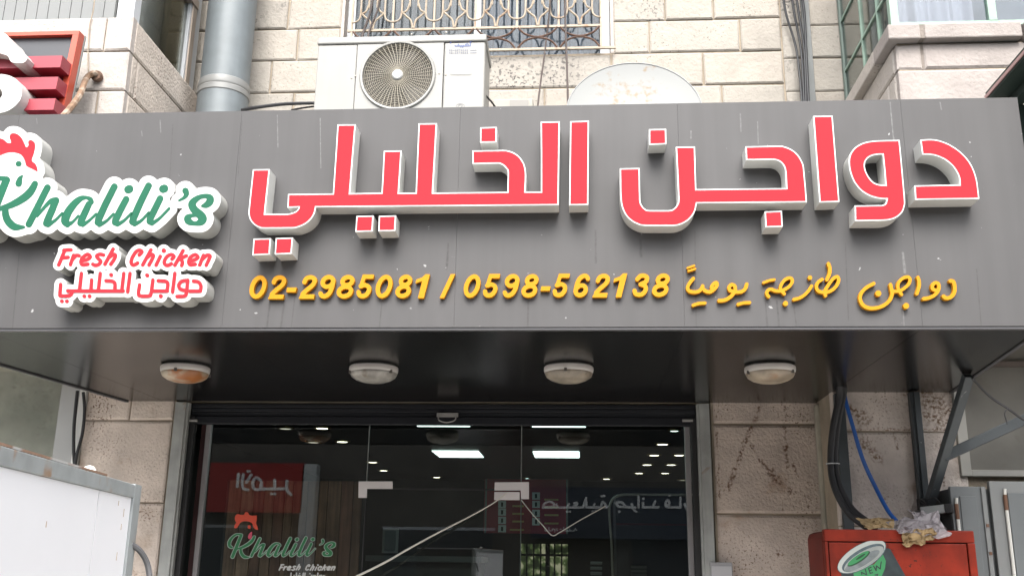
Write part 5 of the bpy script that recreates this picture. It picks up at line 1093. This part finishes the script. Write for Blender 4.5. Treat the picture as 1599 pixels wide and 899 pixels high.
txt = [[(605, 770), (600, 740), (668, 775), (650, 705)], [(740, 745), (710, 755), (690, 690), (722, 678)], [(702, 722), (728, 712)], [(752, 662), (785, 722), (788, 660), (835, 700), (848, 610)]]
txt += [[(770, 775), (805, 765), (790, 800)]]
add_groups(MB(), shape_groups([st(Rz(t), .85) for t in txt], h=.25, pad=4), YD_-.0021, YD_-.0015).build('lettering', cd, CP)
# bag and cardboard on the fridge
from mathutils import noise as mnoise
def crumple(q, yfun, jit, nm, m_, lab, cat, nu=16, nv=9, seed=3, fq=2.6, dy=.035):
    a, b, c, d = [Vector((p[0], p[1])) for p in q]; vs = []; fs = []; nu *= 2; nv *= 2
    N = lambda u, v, k, f: mnoise.noise(Vector((u*f*1.6+seed*7.3, v*f+k*11.7, k*3.1)))
    for j in range(nv+1):
        for i in range(nu+1):
            u, v = i/nu, j/nv; p = (a.lerp(b, u)).lerp(d.lerp(c, u), v)
            p = p+Vector((N(u, v, 1, fq), N(u, v, 2, fq)))*jit*3.2+Vector((N(u, v, 3, fq*3), N(u, v, 4, fq*3)))*jit
            fold = abs(N(u+v*.6, v, 5, fq*1.5))
            vs.append(P(p.x, p.y, yfun(u, v)+dy*(fold-.25)+.012*N(u, v, 6, fq*3.5)))
    for j in range(nv):
        for i in range(nu): k = j*(nu+1)+i; fs.append((k, k+1, k+nu+2, k+nu+1))
    n_ = len(vs); m = MB().add(vs+[v+Vector((0, .002, 0)) for v in vs], fs+[tuple(t+n_ for t in reversed(f)) for f in fs])
    return tag(m.build(nm, m_, smooth=True), lab, cat)
bag = mat('bag_film', (.40, .37, .39), .35, alpha=.5, var=.15, vs=20); card = mat('cardboard', (.30, .21, .105), .8, var=.35, vs=22)
crumple([(1338, 809), (1392, 806), (1398, 823), (1352, 826)], lambda u, v: YFR+.10-.06*v, 1.6, 'cardboard_scrap', card, 'crumpled brown cardboard scrap on the red fridge beside the black hoses', 'cardboard', 8, 5, 5)
crumple([(1405, 826), (1458, 828), (1462, 842), (1412, 853)], lambda u, v: YFR-.012-.02*u, 2.6, 'cardboard_scrap', card, 'crumpled yellowish cardboard hanging over the red fridge front below the plastic bag', 'cardboard', 9, 6, 8)
crumple([(1385, 816), (1466, 798), (1482, 838), (1408, 832)], lambda u, v: YFR+.07-.11*v, 2.6, 'plastic_bag', bag, 'crumpled translucent plastic bag lying on the red fridge top edge', 'plastic bag', 18, 10, 11)
crumple([(1418, 795), (1450, 800), (1478, 822), (1430, 822)], lambda u, v: YFR+.12-.08*v, 2.4, 'plastic_bag', bag, 'second thin plastic bag bunched behind the first one under the bracket', 'plastic bag', 12, 8, 21)
# pipes and hoses on the right-hand wall
cpipe = mat('cream_pipe', (.36, .34, .28), .6, var=.2, vs=6, streak=.2, ss=(20, 20, 2))
xp = P(1281, 632, YW-.05).x; tag(MB().box(xp-.036, xp+.036, YW-.08, YW-.012, .14, 2.58).build('pipe_casing', cpipe, bevel=.012), 'cream square pipe casing at the corner of the right stone pillar', 'pipe casing')
xq = P(1316, 700, YR-.03).x; steel = mat('steel_grey', (.055, .064, .07), .5, .2, var=.25, vs=7, col2=(.30, .30, .29), c2s=22, c2t=.70, c2w=.05)
MB_ = MB().box(xq-.028, xq+.028, YR-.045, YR-.006, .14, 2.58); tag(MB_.build('steel_channel', steel, bevel=.004), 'dark steel channel standing behind the black hoses', 'steel post')
for k, (lab) in enumerate(('left thick black hose dropping from the canopy to the red fridge', 'right thick black hose dropping from the canopy to the red fridge')):
    o = k*.024; pts = [P(x, y, YR-.16+.02*k+yy)+Vector((o, 0, o*.6)) for x, y, yy in ((1312, 598, -.02), (1310, 622, 0), (1301, 667, 0), (1297, 720, 0), (1303, 760, -.05), (1323, 798, -.12), (1350, 820, -.2), (1362, 826, -.24))]
    cable('black_hose', pts, .0185, blk, lab, 'hose', 'thick black hoses above the red fridge', n=10)
tie = P(1299, 723, YR-.18); MB().tube([(tie.x+.01+.036*math.cos(a*.524), tie.y+.02+.03*math.sin(a*.524), tie.z) for a in range(12)], .003, 5, closed=True).build('hose_tie', wframe, bpy.data.objects['black_hose'])
cable('blue_hose', [P(1318, 600, YR-.1), P(1320, 623, YR-.1), P(1331, 663, YR-.1), P(1347, 716, YR-.1), P(1366, 758, YR-.12), P(1386, 796, YR-.2), P(1400, 813, YR-.25)], .0115, mat('hose_blue', (.012, .085, .33), .4), 'blue hose curving down from the canopy to the red fridge', 'hose', n=10)
xs_ = P(1428, 618, YR-.05).x
BRK = thing('steel_bracket', 'dark steel support bracket of post, strut and arm on the right-hand wall', 'bracket', (xs_, YR-.05, 1.9))
box('post', steel, BRK, xs_-.028, xs_+.028, YR-.06, YR-.012, P(1446, 795, YR-.05).z, 2.588, bevel=.004)
box('flange', steel, BRK, xs_-.010, xs_+.006, YR-.075, YR-.061, P(1446, 795, YR-.05).z, 2.584)
s0 = P(1449, 793, YR-.10); s1_ = PZ(1512, 586, 2.583)
MB().beam(s0, s1_, .05, .04).build('strut', steel, BRK, bevel=.004)
ma = s0.lerp(s1_, .40); ae = P(1640, 636, ma.y-.1)
MB().beam(ma, ae, .03, .055).build('arm', steel, BRK, bevel=.004)
box('clamp', black, BRK, s0.x-.05, s0.x+.035, s0.y-.03, YR-.077, s0.z-.01, s0.z+.05)
box('foot_plate', steel, BRK, s0.x-.045, s0.x+.03, s0.y-.02, YR-.02, s0.z-.08, s0.z-.012)
cc = P(1466, 794, 5.55); CC = thing('security_camera', 'small grey security camera under the steel bracket', 'camera', (cc.x, 5.55, cc.z-.03))
MB().beam(cc+Vector((-.075, .05, -.012)), cc+Vector((.03, -.02, -.0)), .045, .045).build('body', mat('cam_grey', (.22, .23, .23), .4), CC, bevel=.005)
MB().beam(cc+Vector((.03, -.02, 0)), cc+Vector((.062, -.041, .002)), .054, .05).build('hood', black, CC, bevel=.004)
MB().tube([cc+Vector((-.03, .04, .01)), cc+Vector((-.05, .12, .05))], .008, 6).build('arm', black, CC)
cable('camera_wire', [cc+Vector((.01, .0, .03)), cc+Vector((-.01, .02, .06)), cc+Vector((-.04, .05, .05))], .003, blk, 'short black wire looping above the security camera', 'wire')
cable('sagging_wire', [P(1518, 590, 5.0), P(1545, 618, 5.1), P(1573, 637, 5.1), P(1600, 656, 5.1), P(1625, 668, 5.1)], .006, blk, 'black wire sagging across the board at the right edge', 'wire')
cable('sagging_wire', [P(1573, 637, 5.09), P(1569, 645, 5.09), P(1571, 655, 5.09), P(1573, 663, 5.09)], .003, blk, 'short wire end dangling from the sagging black wire', 'wire')
# board window with cream frame
frc = mat('cream_frame', (.33, .325, .30), .55, var=.15); brd = mat('dull_board', (.155, .15, .135), .8, var=.25, vs=3, col2=(.13, .12, .10), c2s=5, c2t=.6, c2w=.15)
wx = P(1490, 660, YR).x; wz = P(1550, 744, YR).z
PW = thing('boarded_window', 'grey boarded window in a cream frame at the right edge', 'window', (wx+.6, YR, wz))
box('frame', frc, PW, wx, wx+.055, YR-.035, YR+.03, wz, 2.95, bevel=.003); box('frame', frc, PW, wx+.056, 4.1, YR-.03, YR+.03, wz, wz+.035, bevel=.003); box('frame', mat('board_brown', (.12, .10, .09), .7), PW, wx+.056, 4.1, YR-.03, YR+.02, 2.62+.12, 2.62+.15)  # last bar is a darker brown strip between the two boards
box('board', brd, PW, wx+.057, 4.1, YR-.005, YR+.029, wz+.036, 2.74); box('board', brd, PW, wx+.057, 4.1, YR-.005, YR+.029, 2.772, 2.95)
# grey metal cabinet
YC = 5.5; cabm = mat('cabinet_grey', (.098, .107, .112), .5, .1, var=.12, vs=4, col2=(.12, .08, .05), c2s=8, c2t=.74, c2w=.05); cabl = mat('cabinet_pale', (.15, .157, .158), .5, .1, var=.12)
MC = thing('metal_cabinet', 'grey metal meter cabinet with two doors at the lower right edge', 'cabinet', (2.4, YC, .13))
g0 = P(1487, 800, YC).x; g1 = P(1543, 800, YC).x; g2 = P(1549, 800, YC).x; gz1 = P(1500, 759, YC).z; gz2 = P(1570, 751, YC).z
box('body', mat('cabinet_dark', (.04, .045, .046), .6), MC, g0+.01, 4.0, YC+.03, YC+.27, .13, gz1-.01)
box('door', cabm, MC, g0, g1, YC+.0, YC+.029, .2, gz1, bevel=.004); box('door', cabl, MC, g2, 3.2, YC-.004, YC+.029, .2, gz2, bevel=.004)
box('door_panel', cabm, MC, g0+.045, g1-.055, YC-.006, YC-.001, .3, gz1-.05, bevel=.003); box('door_edge', cabl, MC, g1-.028, g1-.004, YC-.012, YC-.001, .2, gz1-.004, bevel=.003)
box('door_panel', cabm, MC, g2+.085, 3.1, YC-.012, YC-.005, .3, gz2-.06, bevel=.003)
rp = mat('rod_pale', (.42, .42, .40), .5); rr_ = mat('rod_rust', (.10, .05, .03), .8)
for X, zt2, y in ((g0+.022, gz1-.06, YC-.010), (g2+.07, gz2-.04, YC-.016)):
    MB().tube([(X, y, .3), (X, y, zt2-.11)], .009, 8).build('hinge_rod', rp, MC); MB().tube([(X, y, zt2-.109), (X, y, zt2-.031)], .0105, 8).build('hinge_pin', rr_, MC); MB().tube([(X, y, zt2-.03), (X+.004, y, zt2)], .008, 8).build('hinge_rod', rp, MC)
for z in (gz1-.2, gz1-.34): box('bolt', rr_, MC, g1-.022, g1-.008, YC-.017, YC-.0125, z-.008, z+.008)

# ================================================================== ACROSS THE STREET (seen mirrored in the shop glass)
YX = -7.4
def VX(x, y, Yr):
    v = P(x, y, 2*YG-Yr); return Vector((v.x, Yr, v.z))
OB = thing('opposite_building', 'plain stone building across the street, mirrored in the shop glass', 'building', (0, -8, .13))
box('wall', mat('far_stone', (.13, .12, .105), .9, var=.2, vs=2), OB, -14, 12, -9.5, -8.0, .13, 6.4)
for X in (-9, -4, 1, 6): fw_ = box('window', mat('far_window', (.05, .055, .06), .3), OB, X, X+2.2, -8.0, -7.97, .6, 2.3); box('frame', wframe, fw_, X-.05, X+2.25, -7.998, -7.985, 2.301, 2.36)
v0, v1 = VX(352, 722, YX), VX(470, 800, YX)
RSG = thing('opposite_shop_sign', 'red shop sign with white Arabic letters mirrored in the left pane', 'shop sign', ((v0.x+v1.x)/2, YX, v1.z))
box('board', mat('far_red', (.36, .025, .02), .5), RSG, v0.x-.6, v1.x, YX-.2, YX, v1.z, v0.z)
W7 = lambda q: zt(q, 350, 700, 7.61)
def far_letters(strokes, par, m_, y):
    mb = MB()
    for g in shape_groups(strokes, h=.4, pad=6): mb.prism(g, lambda p: VX(p[0], p[1], y+.03), lambda p: VX(p[0], p[1], y+.03)+Vector((0, -.028, 0)))
    mb.build('lettering', m_, par)
far_w = mat('far_white', (.9, .9, .9), .5)
far_letters([st(W7([(168,300),(152,450)]), 2.2), sts(W7([(225,305),(212,400),(225,470),(280,488)]), 2.2), sts(W7([(318,310),(290,350),(262,400)]), 2.2), st(W7([(275,270),(300,268)]), 1.8), sts(W7([(430,375),(380,345),(340,390),(350,470),(420,480),(440,400)]), 2.2), st(W7([(430,478),(740,475)]), 2.2), st(W7([(598,370),(600,470)]), 2.2), sts(W7([(745,380),(740,480),(790,545)]), 2.2), st(W7([(560,535),(564,536)]), 2.2), st(W7([(596,535),(600,536)]), 2.2)], RSG, far_w, YX)
v2, v3 = VX(472, 724, YX), VX(493, 752, YX); tag(MB().box(v2.x, v3.x, YX-.3, YX, .13, v2.z).build('pale_pillar', mat('far_pale', (.55, .57, .56), .7), bevel=.02), 'pale square pillar beside the red sign across the street', 'pillar')
v4, v5 = VX(903, 772, YX), VX(1085, 842, YX); v6 = VX(845, 765, YX)
PSG = thing('pharmacy_sign', 'navy shop sign with pale Arabic script mirrored in the right pane', 'shop sign', ((v4.x+v5.x)/2, YX, v5.z))
box('board', mat('far_navy', (.03, .04, .06), .5), PSG, v6.x-.2, v5.x+.3, YX-.2, YX, v5.z, v4.z+.15)
Pz5 = lambda q: zt(q, 800, 720, 4.994)
far_letters([sts(Pz5([(240,352),(252,325),(290,313),(325,328),(312,350),(262,355)]), 1.7)]+[st(Pz5(q), 1.8) for q in ([(240,358),(552,358)], [(352,356),(345,335)], [(430,356),(440,330)], [(552,356),(575,283)], [(575,300),(578,357),(740,357)], [(630,355),(641,332)], [(805,325),(830,352),(960,358)], [(985,272),(985,355)], [(1020,322),(1020,356),(1140,356)], [(1100,342),(1116,310)], [(1215,345),(1215,357),(1310,357),(1310,282)])]
            + [sts(Pz5(q), 1.8) for q in ([(470,356),(500,338),(505,322),(482,325)], [(690,352),(705,315),(730,340),(742,356)], [(805,322),(850,316),(878,342),(890,356)], [(932,332),(946,372),(966,390)], [(1195,342),(1202,308),(1218,302),(1224,330),(1200,350)], [(1345,330),(1358,370),(1375,388)])]
            + [st(Pz5([q, (q[0]+4, q[1])]), 1.8) for q in ((425,392),(447,390),(625,388),(650,385),(694,270),(714,268),(833,390),(1020,290),(1225,265))], PSG, far_w, YX)
far_letters([st(Pz5(q), .8) for q in ([(252,512),(255,540),(300,540)], [(285,515),(285,540)], [(310,540),(312,525),(330,525),(332,548)], [(345,520),(350,540)], [(370,528),(385,528)], [(400,512),(402,540),(480,540)], [(425,515),(425,540)], [(445,525),(450,540)], [(480,540),(490,522),(500,535)])], PSG, far_w, YX)

# street tree mirrored in the lower left window
TX, TY = -11.0, -6.4
TR = thing('street_tree', 'small leafy tree across the street, mirrored in the lower left window', 'tree', (TX, TY, .13))
MB().tube([(TX, TY, .13), (TX+.05, TY, 1.6), (TX-.05, TY+.05, 3.2), (TX, TY, 4.4)], [.11, .09, .07, .03], 8).build('trunk', mat('bark', (.10, .075, .055), .9, var=.3), TR)
cr2 = MB(); rt = random.Random(5)
for k in range(600):
    t, u, q = rt.uniform(0, 6.283), rt.uniform(-1, 1), rt.random()**.4*.85; sq_ = math.sqrt(1-u*u)
    c = Vector((TX+q*sq_*math.cos(t)*(1+.3*math.sin(3*t)), TY+q*sq_*math.sin(t)*.9, 4.5+q*u*1.15)); s_ = rt.uniform(.06, .12)
    a_ = Vector((rt.uniform(-1, 1), rt.uniform(-1, 1), rt.uniform(-1, 1))).normalized(); b_ = a_.cross(Vector((.3, .5, .8))).normalized()
    cr2.add([c-a_*s_, c+b_*s_*.5, c+a_*s_, c-b_*s_*.5], [(0, 1, 2, 3)])
cr2.build('crown', mat('leaves', (.035, .05, .028), .7, var=.4, vs=3), TR, kind='stuff')
